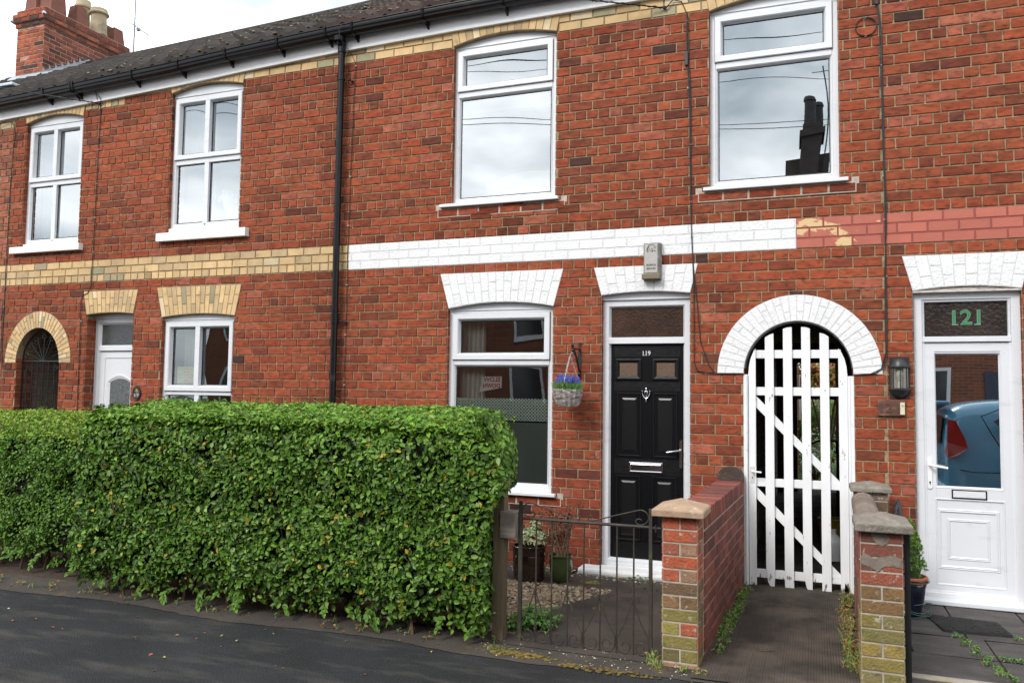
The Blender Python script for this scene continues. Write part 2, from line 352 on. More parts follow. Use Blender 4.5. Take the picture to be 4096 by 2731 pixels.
def ringarch(mbb, mbm, cx, cz, ri, rzi, ro, rzo, n, pal, proud=-.0075, depth=.2):
    def P(t, s): a = PI*(1-t); return (cx+(ri+(ro-ri)*s)*math.cos(a), cz+(rzi+(rzo-rzi)*s)*math.sin(a))
    for i in range(n):
        a, b = i/n, (i+1)/n; sp = .35 if i % 2 else .68; e = .09/n; y = proud+.003
        if (i % 3) == 2: sp = 1
        for s0, s1 in ([(0, sp), (sp, 1)] if sp < 1 else [(0, 1)]):
            d = .018; pts = [P(a+e, s0+d*(s0 > 0)), P(b-e, s0+d*(s0 > 0)), P(b-e, s1-d), P(a+e, s1-d)]
            mbb.cell(pts, proud+R.uniform(-.001, .001), proud+.007, .002, pal())
        mbm.quad((*[P(a, 0)[0]], y, P(a, 0)[1]), (P(b, 0)[0], y, P(b, 0)[1]), (P(b, 1)[0], y, P(b, 1)[1]), (P(a, 1)[0], y, P(a, 1)[1]))
        mbm.quad((P(a, 0)[0], y, P(a, 0)[1]), (P(a, 0)[0], depth, P(a, 0)[1]), (P(b, 0)[0], depth, P(b, 0)[1]), (P(b, 0)[0], y, P(b, 0)[1]), )
        mbm.quad((P(b, 1)[0], y, P(b, 1)[1]), (P(b, 1)[0], depth*.2, P(b, 1)[1]), (P(a, 1)[0], depth*.2, P(a, 1)[1]), (P(a, 1)[0], y, P(a, 1)[1]))
FX = [(-9.6, 4.70), (-6, 4.785), (-5.15, 4.812), (-3.75, 4.856), (-2.4, 4.905), (-1.39, 4.957), (-.26, 5.0), (1, 5.028), (2.7, 5.038), (4.4, 5.025), (9.6, 4.96)]
def fz(x): return float(np.interp(x, [a for a, b in FX], [b for a, b in FX]))
exec_later = []

# ------------------------------------------------------------------ ground
def sheet(name, x0, x1, y0, y1, z, m, kind='structure', parent=None):
    mb = MB(); mb.quad((x0, y0, z), (x1, y0, z), (x1, y1, z), (x0, y1, z)); o = mb.build(name, m, parent); o['kind'] = kind; return o
ASPH = pmat('asphalt', (.026, .0265, .028), .9, .40, 1.6, bump=1.0, bscale=110, bdist=.02, spots=((.12, .116, .112), 90, .57, .68, .5), spots2=((.10, .092, .082), 1.5, .50, .74, .75, (1, 3.4, 1)), spec=.3)
CONC = pmat('old_concrete', (.062, .048, .039), .92, .38, 2.4, bump=1.0, bscale=120, bdist=.006, spots=((.022, .018, .015), 3.2, .46, .7, .8), spots2=((.24, .21, .18), 150, .64, .72, .65))
EDGE = pmat('edging_concrete', (.056, .045, .036), .95, .35, 3, bump=1.0, bscale=90, bdist=.008, spots=((.035, .030, .024), 5, .5, .7, .8), spots2=((.20, .13, .02), 3.3, .60, .72, .55))
RIB = pmat('ribbed_concrete', (.078, .060, .046), .95, .45, 2.2, bump=1.0, bscale=80, bdist=.010, spots=((.020, .015, .011), 3.0, .42, .62, .85), spots2=((.20, .17, .15), 160, .64, .72, .6))
SLAB = pmat('riven_slab', (.075, .068, .066), .85, .35, 3, (1, 2.5, 1), bump=1.0, bscale=30, bdist=.012, spots=((.025, .024, .024), 3, .48, .72, .7), spots2=((.16, .13, .11), 16, .58, .72, .5, (.4, 2, 1)))
SOIL = pmat('soil', (.055, .036, .024), .98, .4, 14, bump=1.0, bscale=80, bdist=.01)
sheet('ground', -80, 80, -80, 90, -.16, pmat('ground_earth', (.06, .06, .05), .95, .3, 3))
sheet('road', -60, 60, -12.2, -4.3, -.125, ASPH)
o = MB(); o.box(-60, 60, -4.42, -4.3, -.2, 0); o.build('kerb', CEMENT)['kind'] = 'structure'
sheet('pavement', -60, 60, -4.3, -2.36, 0, ASPH)
sheet('far_pavement', -60, 60, -15.8, -12.2, 0, ASPH)
# edging strip with an uneven street side
o = MB(); xs = [-9 + i*.06 for i in range(234)]
ye = [-2.42 - .04*math.sin(x*3.1) - R.uniform(0, .02) for x in xs]
for i in range(len(xs)-1): o.quad((xs[i], ye[i], .004), (xs[i+1], ye[i+1], .004), (xs[i+1], -2.06, .004), (xs[i], -2.06, .004))
tag(o.build('edging', EDGE), kind='structure')
sheet('yard', -9, 3.45, -2.06, .0, -.004, SOIL)
sheet('yard_path', 2.28, 3.46, -2.2, 0, .008, CONC)
sheet('yard_path', -.2, 2.3, -.62, 0, .008, CONC)
# ribbed passage path: real ribs
o = MB(); n = 62; x0, x1 = 3.60, 4.56
for i in range(n):
    a = x0+(x1-x0)*i/n; b = x0+(x1-x0)*(i+1)/n; m_ = a+(b-a)*.62
    for ya, yb in ((-2.36, -.02), (-.02, 7.4)):
        h1, h2 = R.uniform(.0102, .0112), R.uniform(.0130, .0150); o.quad((a, ya, h1), (m_, ya, h2), (m_, yb, h2), (a, yb, h1)); o.quad((m_, ya, h2), (b, ya, h1), (b, yb, h1), (m_, yb, h2))
tag(o.build('passage_path', RIB), kind='structure')
# riven paving slabs of the right-hand yard (one paved surface)
o = MB(); o.quad((4.62, -1.9, -.012), (9.5, -1.9, -.012), (9.5, 0, -.012), (4.62, 0, -.012), (.4, .35, .3))
o2 = MB(); ys = [-1.78, -1.34, -.90, -.44, -.02]
for r in range(4):
    x = 4.64 - (0, .3, .1, .42)[r]
    while x < 9.4:
        w = (.62, .46, .62, .46)[r]; a = max(x, 4.63)
        if x+w > a+.05:
            k = R.uniform(.8, 1.2); dz = [R.uniform(-.003, .003) for _ in range(4)]
            g = .006; A, B, Cc, D = (a+g, ys[r]+g), (x+w-g, ys[r]+g), (x+w-g, ys[r+1]-g), (a+g, ys[r+1]-g)
            o2.quad((*A, dz[0]), (*B, dz[1]), (*Cc, dz[2]), (*D, dz[3]), (k, k, k))
        x += w
tag(o.build('paving_bed', SOIL), kind='structure'); tag(o2.build('paving', SLAB), kind='structure')
o = MB(); o.box(4.66, 9.5, -1.86, -1.78, -.12, .006); tag(o.build('paving_edge', CEMENT), kind='structure')
sheet('right_pavement_strip', 4.70, 9.5, -2.36, -1.862, .002, SLAB)

# ------------------------------------------------------------------ windows and doors
YF = .055
def arc(x0, x1, z, rise, n=14): return [(x0+(x1-x0)*i/n, z+rise*(1-(2*i/n-1)**2)) for i in range(n+1)]
def arch_trim(x0, x1, zl, zs, rise, parent, y=YF-.004, m=None):
    mb = MB(); a = arc(x0, x1, zs, rise)
    mb.prism([(x0, zl), (x1, zl)] + a[::-1], y, .12); mb.box(x0, x1, y-.006, y, zl, zl+.010)
    return mb.build('head_trim', m or UPVC, parent)
def pane(x0, x1, z0, z1, parent, m=None, y=.088, name='pane'):
    mb = MB(); n = 10; a, b = R.uniform(-1, 1), R.uniform(.8, 1.4); k = .0016*min(x1-x0, z1-z0)*(.3 if m is GLASSLO else 1); ph = R.uniform(0, 6)   # sealed units bow a little
    f = lambda u, v: y + k*b*math.sin(PI*u)*math.sin(PI*v) + k*.25*math.sin(5*v+ph+2.2*u)
    vs = [(x0+(x1-x0)*i/n, f(i/n, j/n), z0+(z1-z0)*j/n) for j in range(n+1) for i in range(n+1)]
    mb.add(vs, [(j*(n+1)+i, j*(n+1)+i+1, (j+1)*(n+1)+i+1, (j+1)*(n+1)+i) for j in range(n) for i in range(n)]); return mb.build(name, m or (GLASS if z0 > 3 else GLASSD), parent, smooth=True)
FP = [(0, .14), (0, YF), (.040, YF), (.048, YF+.006), (.062, .088)]
SP = [(0, YF), (0, YF-.016), (.004, YF-.020), (.046, YF-.020), (.054, YF-.012), (.066, .086)]
def window_vent(h, x0, x1, zb, zt, zs, rise, zsash, ztr, sill):
    """top-hung vent over one fixed pane"""
    f = MB(); f.ring(x0, x1, zb, zt, FP); f.box(x0+.05, x1-.05, YF, .14, ztr, zsash)
    f.ring(x0+.004, x1-.004, zb+.004, ztr+.045, [(.044, YF+.002), (.052, YF+.008), (.064, .087)])
    w = f.build('window', UPVC, h)
    s = MB(); s.ring(x0+.042, x1-.044, zsash, zt-.03, SP); q = s.build('vent_sash', UPVC, w)
    s = MB(); s.ring(x0+.042, x1-.044, zsash, zt-.03, [(-.004, YF-.0006), (.0, YF-.0006)]); s.ring(x0+.042, x1-.044, zsash, zt-.03, [(.0645, .0835), (.0735, .0845)]); s.ring(x0+.004, x1-.004, zb+.004, ztr+.045, [(.0625, .0835), (.0715, .0850)]); s.build('gasket_and_shade_line', GASK_SHADE, w)  # first ring paints the shadow line around the sash, the others are pane seals
    pane(x0+.10, x1-.105, zsash+.06, zt-.09, w); pane(x0+.06, x1-.06, zb+.05, ztr+.0, w)
    arch_trim(x0, x1, zt, zs, rise, w)
    if sill:
        m = MB(); a, b, c, d, yy, st = sill; m.box(a, b, yy, .09, c, d); m.build('sill', WSTONE if st else UPVC, h, bevel=.004)
    return w
def window_four(h, x0, x1, zb, zt, zs, rise, zsash, ztr, xm, sill):
    f = MB(); f.ring(x0, x1, zb, zt, FP); f.box(x0+.05, x1-.05, YF, .14, ztr, zsash); f.box(xm-.030, xm+.030, YF, .12, zb+.05, ztr)
    f.prism([(xm-.030, zb+.05), (xm, zb+.012), (xm+.030, zb+.05)], YF, .1)
    w = f.build('window', UPVC, h, bevel=.003)
    s = MB(); s.ring(x0+.034, x1-.036, zsash, zt-.025, SP); s.box(xm-.030, xm+.030, YF-.018, .12, zsash+.05, zt-.07); s.build('vent_sash', UPVC, w)
    s = MB(); s.ring(x0+.034, x1-.036, zsash, zt-.025, [(-.004, YF-.0006), (.0, YF-.0006)])  # dark ring drawn as the sash's shadow line; pane seals follow
    for a, b, c, d in ((x0+.099, xm-.031, zsash+.065, zt-.090), (xm+.031, x1-.101, zsash+.065, zt-.090), (x0+.061, xm-.031, zb+.061, ztr), (xm+.031, x1-.061, zb+.061, ztr)): s.ring(a, b, c, d, [(0, .0835), (.009, .0845)])
    s.build('gasket_and_shade_line', GASK_SHADE, w)
    for a, b in ((x0+.09, xm-.028), (xm+.028, x1-.09)): pane(a, b, zsash+.06, zt-.09, w)
    for a, b in ((x0+.06, xm-.028), (xm+.028, x1-.06)): pane(a, b, zb+.05, ztr, w)
    arch_trim(x0, x1, zt, zs, rise, w)
    if sill:
        m = MB(); a, b, c, d, yy, st = sill; m.box(a, b, yy, .09, c, d); m.build('sill', WSTONE, h, bevel=.005)
        m = MB(); m.box(x0-.01, x1+.004, YF-.03, .1, d, zb); m.build('sill_board', WSTONE, w)
    return w
def text(s, x, z, h, y, m, parent=None, name='lettering', width=None, ext=.001, mirror=False, serif=False, bold=0):
    cu = bpy.data.curves.new(name, 'FONT'); cu.body = s; cu.size = 1; cu.extrude = 0; cu.align_x = 'CENTER'; cu.offset = bold; cu.resolution_u = 3
    ob = bpy.data.objects.new(name, cu); COL.objects.link(ob); bpy.context.view_layer.update()
    me = bpy.data.meshes.new_from_object(ob.evaluated_get(bpy.context.evaluated_depsgraph_get()))
    COL.objects.unlink(ob); bpy.data.objects.remove(ob)
    v = np.array([tuple(q.co) for q in me.vertices]); lo, hi = v.min(0), v.max(0)
    k = h/(hi[1]-lo[1]); kx = (width/(hi[0]-lo[0])) if width else k
    c = (lo+hi)/2
    for q in me.vertices:
        X, Z = (q.co.x-c[0])*kx*(-1 if mirror else 1), (q.co.y-c[1])*k; q.co = (x+X, y, z+Z)
    if serif:   # little feet under the ones
        pass
    me.materials.append(m); o = bpy.data.objects.new(name, me); COL.objects.link(o)
    if parent: o.parent = parent
    return o
def panel(mb, x0, x1, z0, z1, y):
    mb.ring(x0, x1, z0, z1, [(0, y), (.004, y-.007), (.012, y-.007), (.020, y+.006), (.034, y+.006), (.062, y-.003)])
    i = .062; mb.quad((x0+i, y-.003, z0+i), (x1-i, y-.003, z0+i), (x1-i, y-.003, z1-i), (x0+i, y-.003, z1-i))

# ------------------------------------------------------------------ houses
# holes: (x0,x1,z0,z1)
H117 = [(-4.72, -3.795, 3.205, 4.80), (-2.475, -1.495, 3.25, 4.905), (-2.495, -1.51, .70, 2.352), (-3.60, -2.90, .05, 2.392), (-4.70, -4.0, -.05, 2.235)]
H119 = [(1.0, 2.048, 3.335, 4.96), (3.425, 4.458, 3.31, 4.925), (.985, 2.04, .635, 2.388), (2.488, 3.264, .02, 2.442), (3.70, 4.54, -.05, 2.165)]
H121 = [(4.972, 5.703, -.02, 2.40), (6.45, 7.5, .64, 2.388), (6.45, 7.5, 3.32, 4.93)]
H115 = [(-6.6, -5.6, .7, 2.35), (-8.3, -7.6, .05, 2.39)]
hh = .1078
def bricks_for(h, x0, x1, holes, H, hdr, rule, r1=26, parts=('wall',), xo=0, matmap=None):
    mbs = {'red': (MB(), red), 'buff': (MB(), buff), 'white': (MB(), white), 'pink': (MB(), pink)}
    for k in list(mbs): mbs[k] = mbs[k]
    lay(x0, x1, -1, 60 if r1 is None else r1, holes, H, hdr, rule, mbs, xo)
    body = MB(); wallbody(body, x0, x1, -.15, 5.2, holes)
    w = body.build('wall', MORT, h)
    for hx0, hx1, hz0, hz1 in holes:
        if hz1 < 2.3 and hx1-hx0 < .95 and hz0 < 0: d = .235
        else: d = .2
        reveal_bricks(mbs['red'][0], hx0, 1, hz0, hz1-.06, d, red); reveal_bricks(mbs['red'][0], hx1, -1, hz0, hz1-.06, d, red)
    mbs['red'][0].build('brick_facing', BRICK, w)
    for nm, sel in (('buff_band', lambda z: z < 4), ('buff_eaves_course', lambda z: z >= 4)):
        src = mbs['buff'][0]; q = MB()
        for i in range(0, len(src.f), 5):
            vi = src.f[i][0]//8*8
            if sel(src.v[vi][2]): q.add(src.v[vi:vi+8], [tuple(a-vi for a in f_) for f_ in src.f[i:i+5]], src.t[i])
        if q.f: q.build(nm, BUFF, w)
    return w, mbs
def rows_band(z): return round((z-ZB)/C)
RB = 32   # joint index of the lower edge of the string band (z 2.75)
# --- 119 (black door)
h119 = thing('terraced_house', 'brick terraced house with white painted band, black front door and white arched passage', 'house', (0, 0, 0), 'terraced brick houses of one row')
def rule119(r, x):
    if RB <= r < RB+3:
        if x < -.13: return 'buff'
        return 'white' if x < 4.12 else 'pink'
    return 'buff' if r >= RB+25 else 'red'
w119, m119 = bricks_for(h119, -.255, 4.78, H119, hh, lambda r: (r-RB) % 4 == 3, rule119, r1=RB+28, xo=.018)
m119['white'][0].build('painted_band', PAINTED, h119)
PINKB = pmat('pink_painted_brick', (1, 1, 1), .7, .10, 9, bump=.6, bscale=70, bdist=.004, tint=True, spots=((.62, .44, .22), 4.6, .555, .585, 1.0, (1, 1, 1.6)))
PINKC = pmat('clean_pink_brick', (1, 1, 1), .7, .08, 9, bump=.6, bscale=70, bdist=.004, tint=True)
m119['pink'][0].build('faded_band', PINKB, h119)
z0, z1 = ZB+RB*C, ZB+(RB+3)*C
o = MB(); o.quad((-.115, .0025, z0+.002), (4.12, .0025, z0+.002), (4.12, .0025, z1-.002), (-.115, .0025, z1-.002)); o.build('band_mortar', WHITEM, h119)
o = MB(); o.quad((4.12, .003, z0+.004), (4.78, .003, z0+.004), (4.78, .003, z1-.004), (4.12, .003, z1-.004)); o.build('band_mortar', PINKM, h119)
# arches of 119
a, b = MB(), MB(); jack(a, b, .998, 2.043, 2.333, .052, .905, 2.133, 2.668, 15, white, jit=.003); x_ = a.build('window_arch', PAINTED, h119); b.build('arch_mortar', WHITEM, x_)
a, b = MB(), MB(); jack(a, b, 2.488, 3.264, 2.415, .026, 2.418, 3.328, 2.666, 10, white, jit=.003); x_ = a.build('door_arch', PAINTED, h119); b.build('arch_mortar', WHITEM, x_)
a, b = MB(), MB(); jack(a, b, 1.0, 2.048, 4.885, .072, .955, 2.095, 5.10, 15, buff, one=True, depth=.09); x_ = a.build('window_arch', BUFF, h119); b.build('arch_mortar', MORT, x_)
a, b = MB(), MB(); jack(a, b, 3.425, 4.458, 4.855, .072, 3.38, 4.505, 5.10, 15, buff, one=True, depth=.09); x_ = a.build('window_arch', BUFF, h119); b.build('arch_mortar', MORT, x_)
a, b = MB(), MB(); ringarch(a, b, 4.12, 1.728, .42, .432, .632, .645, 30, white, depth=.22); x_ = a.build('passage_arch', PAINTED, h119); b.build('arch_mortar', WHITEM, x_)
# windows of 119
wA = window_vent(h119, .992, 2.044, 3.338, 4.872, 4.885, .07, 4.445, 4.392, (.895, 2.085, 3.306, 3.336, -.042, 0))
wB = window_vent(h119, 3.427, 4.458, 3.312, 4.845, 4.855, .07, 4.414, 4.362, (3.378, 4.52, 3.278, 3.308, -.042, 0))
wC = window_vent(h119, .985, 2.040, .655, 2.315, 2.331, .052, 1.85, 1.803, (.90, 2.085, .625, .654, -.05, 0))
for xa, xb, za, zb in ((.86, 2.14, 3.215, 3.304), (3.33, 4.58, 3.19, 3.277), (.86, 2.13, .54, .623)):   # patched-in bricks below the sills
    o = MB(); p = MB(); n = 6; ww = (xb-xa)/n; p.quad((xa, -.001, za), (xb, -.001, za), (xb, -.001, zb), (xa, -.001, zb))
    for i in range(n): o.cell([(xa+i*ww+.008, za+.009), (xa+(i+1)*ww-.008, za+.009), (xa+(i+1)*ww-.008, zb-.012), (xa+i*ww+.008, zb-.012)], -.006, -.0005, .003, (lambda c: (c[0]*.9, c[1]*.8, c[2]*.8))(red()))
    p.box(xa-.02, xa+.035, -.0015, .003, zb-.02, zb+.035); p.box(xb-.035, xb+.02, -.0015, .003, zb-.02, zb+.035)
    q = o.build('patched_bricks', BRICK, h119); p.build('patch_mortar', MORTL, q)
# film on the lower window
FILM = bpy.data.materials.new('patterned_film'); FILM.use_nodes = True; t = FILM.node_tree; p = t.nodes['Principled BSDF']; p.inputs['Roughness'].default_value = .6
tcn = node(t, 'ShaderNodeTexCoord'); sx = node(t, 'ShaderNodeSeparateXYZ'); t.links.new(tcn.outputs['Object'], sx.inputs[0])
def mth(op, a, b=None, t=t):
    n_ = node(t, 'ShaderNodeMath', operation=op)
    for i, v in enumerate((a, b)):
        if v is None: continue
        if isinstance(v, (int, float)): n_.inputs[i].default_value = v
        else: t.links.new(v, n_.inputs[i])
    return n_.outputs[0]
ax = mth('PINGPONG', sx.outputs[0], .0155); az = mth('PINGPONG', sx.outputs[2], .0155)
dd = mth('ABSOLUTE', mth('SUBTRACT', mth('POWER', mth('ADD', mth('MULTIPLY', ax, ax), mth('MULTIPLY', az, az)), .5), .0125))
lt = mth('LESS_THAN', dd, .0034)
mxx = node(t, 'ShaderNodeMix', data_type='RGBA'); mxx.inputs[6].default_value = (.10, .11, .10, 1); mxx.inputs[7].default_value = (.66, .70, .64, 1); t.links.new(lt, mxx.inputs[0]); t.links.new(mxx.outputs[2], p.inputs['Base Color'])
FROST = pmat('frosted_film', (.15, .165, .15), .55, .2, 2)
o = MB(); o.box(1.05, 1.98, .094, .096, 1.285, 1.492); o.build('privacy_film', FILM, wC)
o = MB(); o.box(1.05, 1.98, .094, .096, .71, 1.272); o.build('privacy_film', FROST, wC)
# door of 119
f = MB(); f.ring(2.486, 3.262, .055, 2.376, [(0, .16), (0, YF+.01), (.052, YF+.01), (.058, YF+.016), (.070, .10), (.072, .14)]); f.box(2.54, 3.21, YF+.008, .14, 1.99, 2.045)
f.ring(2.545, 3.205, 2.03, 2.345, [(0, YF+.012), (.012, .092), (.014, .1)])
df = f.build('door_frame', UPVC, h119, bevel=.002); arch_trim(2.486, 3.262, 2.376, 2.414, .026, df); pane(2.555, 3.195, 2.05, 2.336, df, GLASSOB, .094)
o = MB(); o.box(2.54, 3.21, .10, .11, 2.04, 2.34); o.build('frost_backing', pmat('brown_backing', (.10, .055, .035), .7, .3, 4), df)
for a_ in (h119,): pass
d = MB(); yl = .098; d.box(2.556, 3.194, yl, yl+.045, .085, 1.982); dl = d.build('door', DOORB2, h119)
for a0, a1, c0, c1 in ((2.585, 3.165, 1.875, 1.975), (2.585, 3.165, 1.575, 1.655), (2.585, 3.165, .85, .985), (2.585, 3.165, .10, .262)):
    d = MB(); d.box(a0, a1, yl-.0015, yl, c0, c1); d.build('door_rail', DOORB, dl)
for x0_, x1_ in ((2.610, 2.832), (2.928, 3.142)):
    d = MB(); panel(d, x0_, x1_, 1.0, 1.56, yl-.002); d.build('door_panel', DOORP, dl)
    d = MB(); panel(d, x0_-.006, x1_-.006, .275, .838, yl-.002); d.build('door_panel', DOORP, dl)
for x0_, x1_ in ((2.594, 2.832), (2.922, 3.158)):
    d = MB(); d.ring(x0_, x1_, 1.668, 1.862, [(0, yl), (.004, yl-.010), (.016, yl-.012), (.040, yl-.004)]); q = d.build('light_frame', DOORB, dl, bevel=.001)
    pane(x0_+.038, x1_-.038, 1.706, 1.824, q, pmat('stippled_brown_glass', (.13, .085, .06), .25, .5, 160, bump=.8, bscale=150), yl-.003)
d = MB(); d.ring(2.722, 3.016, .868, .957, [(0, yl), (0, yl-.012), (.008, yl-.014), (.014, yl-.010)]); d.box(2.737, 3.001, yl-.010, yl-.004, .882, .943)
d.tube([(2.737, yl-.011, .937), (3.001, yl-.011, .937)], .005); d.build('letterbox', CHROME, dl, bevel=.002)
d = MB(); d.prism([(3.160+.012*(1+math.cos(a))-.0, 1.148+.012*math.sin(a)) for a in np.linspace(0, PI, 8)] + [(3.160+.012*(1+math.cos(a)), .929+.012*math.sin(a)) for a in np.linspace(PI, 2*PI, 8)], yl-.010, yl)
d.tube([(3.172, yl-.008, 1.072), (3.172, yl-.045, 1.072), (3.160, yl-.05, 1.070), (3.056, yl-.05, 1.052)], .0075, 10); d.tube([(3.172, yl-.016, .97), (3.172, yl, .97)], .008)
d.build('door_handle', CHROME, dl, smooth=True)
k = MB(); kx, kz, ky = 2.872, 1.545, yl-.012
k.lathe([(.001, .075), (.004, .072), (.003, .062), (.008, .056), (.009, .05), (.004, .046), (.005, .04), (.018, .034), (.021, .028), (.019, .01), (.012, -.012), (.004, -.022), (.001, -.024)], (kx, ky, kz))
k.tube([(kx+.034*math.cos(t_), ky-.006, kz+.028-.062*math.sin(t_)) for t_ in np.linspace(0, PI, 15)], [.0035+.0028*math.sin(t_) for t_ in np.linspace(0, PI, 15)], 8)
k.ball((kx, ky, kz-.052), .006); k.ball((kx, ky, kz-.063), .004); k.ball((kx-.034, ky-.005, kz+.03), .006); k.ball((kx+.034, ky-.005, kz+.03), .006)
k.build('knocker', CHROME, dl, smooth=True)
NUMW = pmat('silver_number', (.62, .62, .64), .35, .05, 5)
tx = text('119', 2.874, 1.907, .040, yl-.004, NUMW, dl, 'door_number', width=.068, bold=.012)
s_ = MB()
for xx in (2.847, 2.870): s_.box(xx-.0085, xx+.0085, yl-.0045, yl-.003, 1.887, 1.8905)
s_.build('door_number', NUMW, dl)
o = MB(); o.box(2.548, 3.200, .03, .11, .050, .084); o.build('threshold', UPVC, h119, bevel=.003)
o = MB(); o.box(2.33, 3.42, -.17, .06, -.0, .062); o.build('doorstep', WSTONE, h119, bevel=.022)
# air brick, damp course
o = MB()
for i in range(4):
    for k_ in range(2): o.box(1.93+i*.022, 1.942+i*.022, -.003, .004, .075+k_*.03, .098+k_*.03)
o.build('air_brick', DARK, h119)

# --- 117
h117 = thing('terraced_house', 'brick terraced house with buff brick band and white panelled door, left of the drainpipe', 'house', (0, 0, 0), 'terraced brick houses of one row')
def rule117(r, x):
    if RB <= r < RB+3: return 'buff'
    top = RB+25 if x > -3.2 else RB+24
    return 'buff' if r >= top else 'red'
w117, m117 = bricks_for(h117, -4.93, -.258, H117, hh*.93, lambda r: (r-RB) % 4 == 0, rule117, r1=RB+27, xo=-.258)
for (xb0, xb1, zs, rise, xt0, xt1, zt, n, one) in ((-2.486, -1.498, 2.320, .032, -2.571, -1.426, 2.655, 17, False), (-3.60, -2.90, 2.372, .02, -3.66, -2.843, 2.645, 12, False),
        (-2.475, -1.495, 4.838, .065, -2.51, -1.45, 5.05, 15, True), (-4.72, -3.795, 4.73, .07, -4.76, -3.75, 4.95, 15, True)):
    a, b = MB(), MB(); jack(a, b, xb0, xb1, zs, rise, xt0, xt1, zt, n, buff, one=one, depth=.1 if one else .16, proud=-.0065); x_ = a.build('door_arch' if n == 12 else 'window_arch', BUFF, h117); b.build('arch_mortar', MORT, x_)
a, b = MB(), MB(); ringarch(a, b, -4.348, 1.82, .352, .415, .535, .612, 30, buff, depth=.24, proud=-.0075); x_ = a.build('passage_arch', BUFF, h117); b.build('arch_mortar', MORT, x_)
window_four(h117, -2.478, -1.503, 3.31, 4.80, 4.838, .062, 4.085, 4.03, -2.0, (-2.57, -1.36, 3.158, 3.25, -.06, 1))
window_four(h117, -4.72, -3.80, 3.252, 4.70, 4.73, .07, 4.01, 3.955, -4.272, (-4.835, -3.71, 3.13, 3.208, -.06, 1))
window_four(h117, -2.495, -1.515, .76, 2.29, 2.318, .032, 1.515, 1.472, -2.022, (-2.58, -1.43, .66, .75, -.06, 1))
yo = .135
f = MB(); f.ring(-3.60, -2.90, .06, 2.335, [(0, .2), (0, yo), (.045, yo), (.052, yo+.008), (.07, yo+.03)]); f.box(-3.54, -2.96, yo, .2, 1.965, 2.02)
f.ring(-3.55, -2.95, 2.01, 2.30, [(0, yo+.002), (.02, yo+.03)])
df = f.build('door_frame', UPVC, h117, bevel=.002); arch_trim(-3.60, -2.90, 2.335, 2.368, .02, df, y=yo-.003); pane(-3.535, -2.965, 2.02, 2.29, df, GLASSOB2, yo+.03)
o = MB(); o.box(-3.54, -2.96, yo+.045, yo+.05, .1, 2.3); o.build('frost_backing', pmat('grey_backing', (.10, .10, .10), .7, .3, 4), df)
d = MB(); yl7 = yo+.03; d.box(-3.535, -2.965, yl7, yl7+.04, .09, 1.955); d.ring(-3.535, -2.965, .09, 1.955, [(0, yl7), (0, yl7-.008), (.072, yl7-.008), (.080, yl7+.000)])
dl7 = d.build('door', UPVC, h117)
def archglass(x0, x1, z0, zs, rise, i): return [(x0-i, z0-i), (x1+i, z0-i)] + [(x, z) for x, z in arc(x0-i, x1+i, zs, rise+i)][::-1]
d = MB(); g0 = archglass(-3.372, -3.072, 1.05, 1.60, .045, 0); g1 = archglass(-3.372, -3.072, 1.05, 1.60, .045, .035); n = len(g0)
d.add([(x, yl7-.014, z) for x, z in g1] + [(x, yl7-.002, z) for x, z in g0] + [(x, yl7, z) for x, z in g1], [(i, (i+1) % n, (i+1) % n+n, i+n) for i in range(n)] + [(i+2*n, (i+1) % n+2*n, (i+1) % n, i) for i in range(n)])
q = d.build('glazed_panel', UPVC, dl7); d = MB(); d.add([(x, yl7-.003, z) for x, z in g0], [tuple(range(n))]); d.build('pane', pmat('leaf_glass_solid', (.10, .11, .11), .18, .4, 30, bump=1.0, bscale=42, bdist=.006), q)
o = MB(); o.box(-3.7, -2.8, -.18, .1, 0, .06); o.build('doorstep', WSTONE, h117, bevel=.01)

# --- 121
h121 = thing('terraced_house', 'brick terraced house with clean pink band and white half-glazed door, at the right edge', 'house', (0, 0, 0), 'terraced brick houses of one row')
w121, m121 = bricks_for(h121, 4.78, 9.4, H121, hh, lambda r: (r-RB) % 4 == 3, lambda r, x: 'pink' if RB <= r < RB+3 else ('buff' if r >= RB+25 else 'red'), r1=RB+28, xo=.018)
m121['pink'][0].build('pink_band', PINKC, h121)
o = MB(); o.quad((4.78, .003, z0+.004), (9.4, .003, z0+.004), (9.4, .003, z1-.004), (4.78, .003, z1-.004)); o.build('band_mortar', PINKM, h121)
a, b = MB(), MB(); jack(a, b, 4.972, 5.706, 2.375, .030, 4.900, 5.775, 2.652, 10, white, jit=.003); x_ = a.build('door_arch', PAINTED, h121); b.build('arch_mortar', WHITEM, x_)
for zz, oo in ((2.333, False), (4.86, True)):
    a, b = MB(), MB(); jack(a, b, 6.45, 7.5, zz, .055, 6.37, 7.58, 2.66 if not oo else 5.1, 15, buff if oo else white, one=oo); x_ = a.build('window_arch', BUFF if oo else PAINTED, h121); b.build('arch_mortar', MORT if oo else WHITEM, x_)
window_vent(h121, 6.45, 7.5, 3.325, 4.85, 4.86, .06, 4.42, 4.37, (6.36, 7.57, 3.25, 3.32, -.05, 1))
window_vent(h121, 6.45, 7.5, .66, 2.315, 2.331, .052, 1.85, 1.803, (6.36, 7.57, .58, .65, -.05, 1))
yd = .05
f = MB(); f.ring(4.976, 5.703, .012, 2.372, [(0, .16), (0, yd), (.060, yd), (.066, yd+.010), (.080, yd+.014), (.082, .12)]); f.box(5.04, 5.64, yd, .14, 1.982, 2.022)
f.ring(5.045, 5.635, 2.012, 2.315, [(0, yd+.004), (.008, yd+.012), (.014, .088)])
df = f.build('door_frame', UPVC, h121, bevel=.002); pane(5.058, 5.625, 2.03, 2.304, df, GLASSOB3, .086)
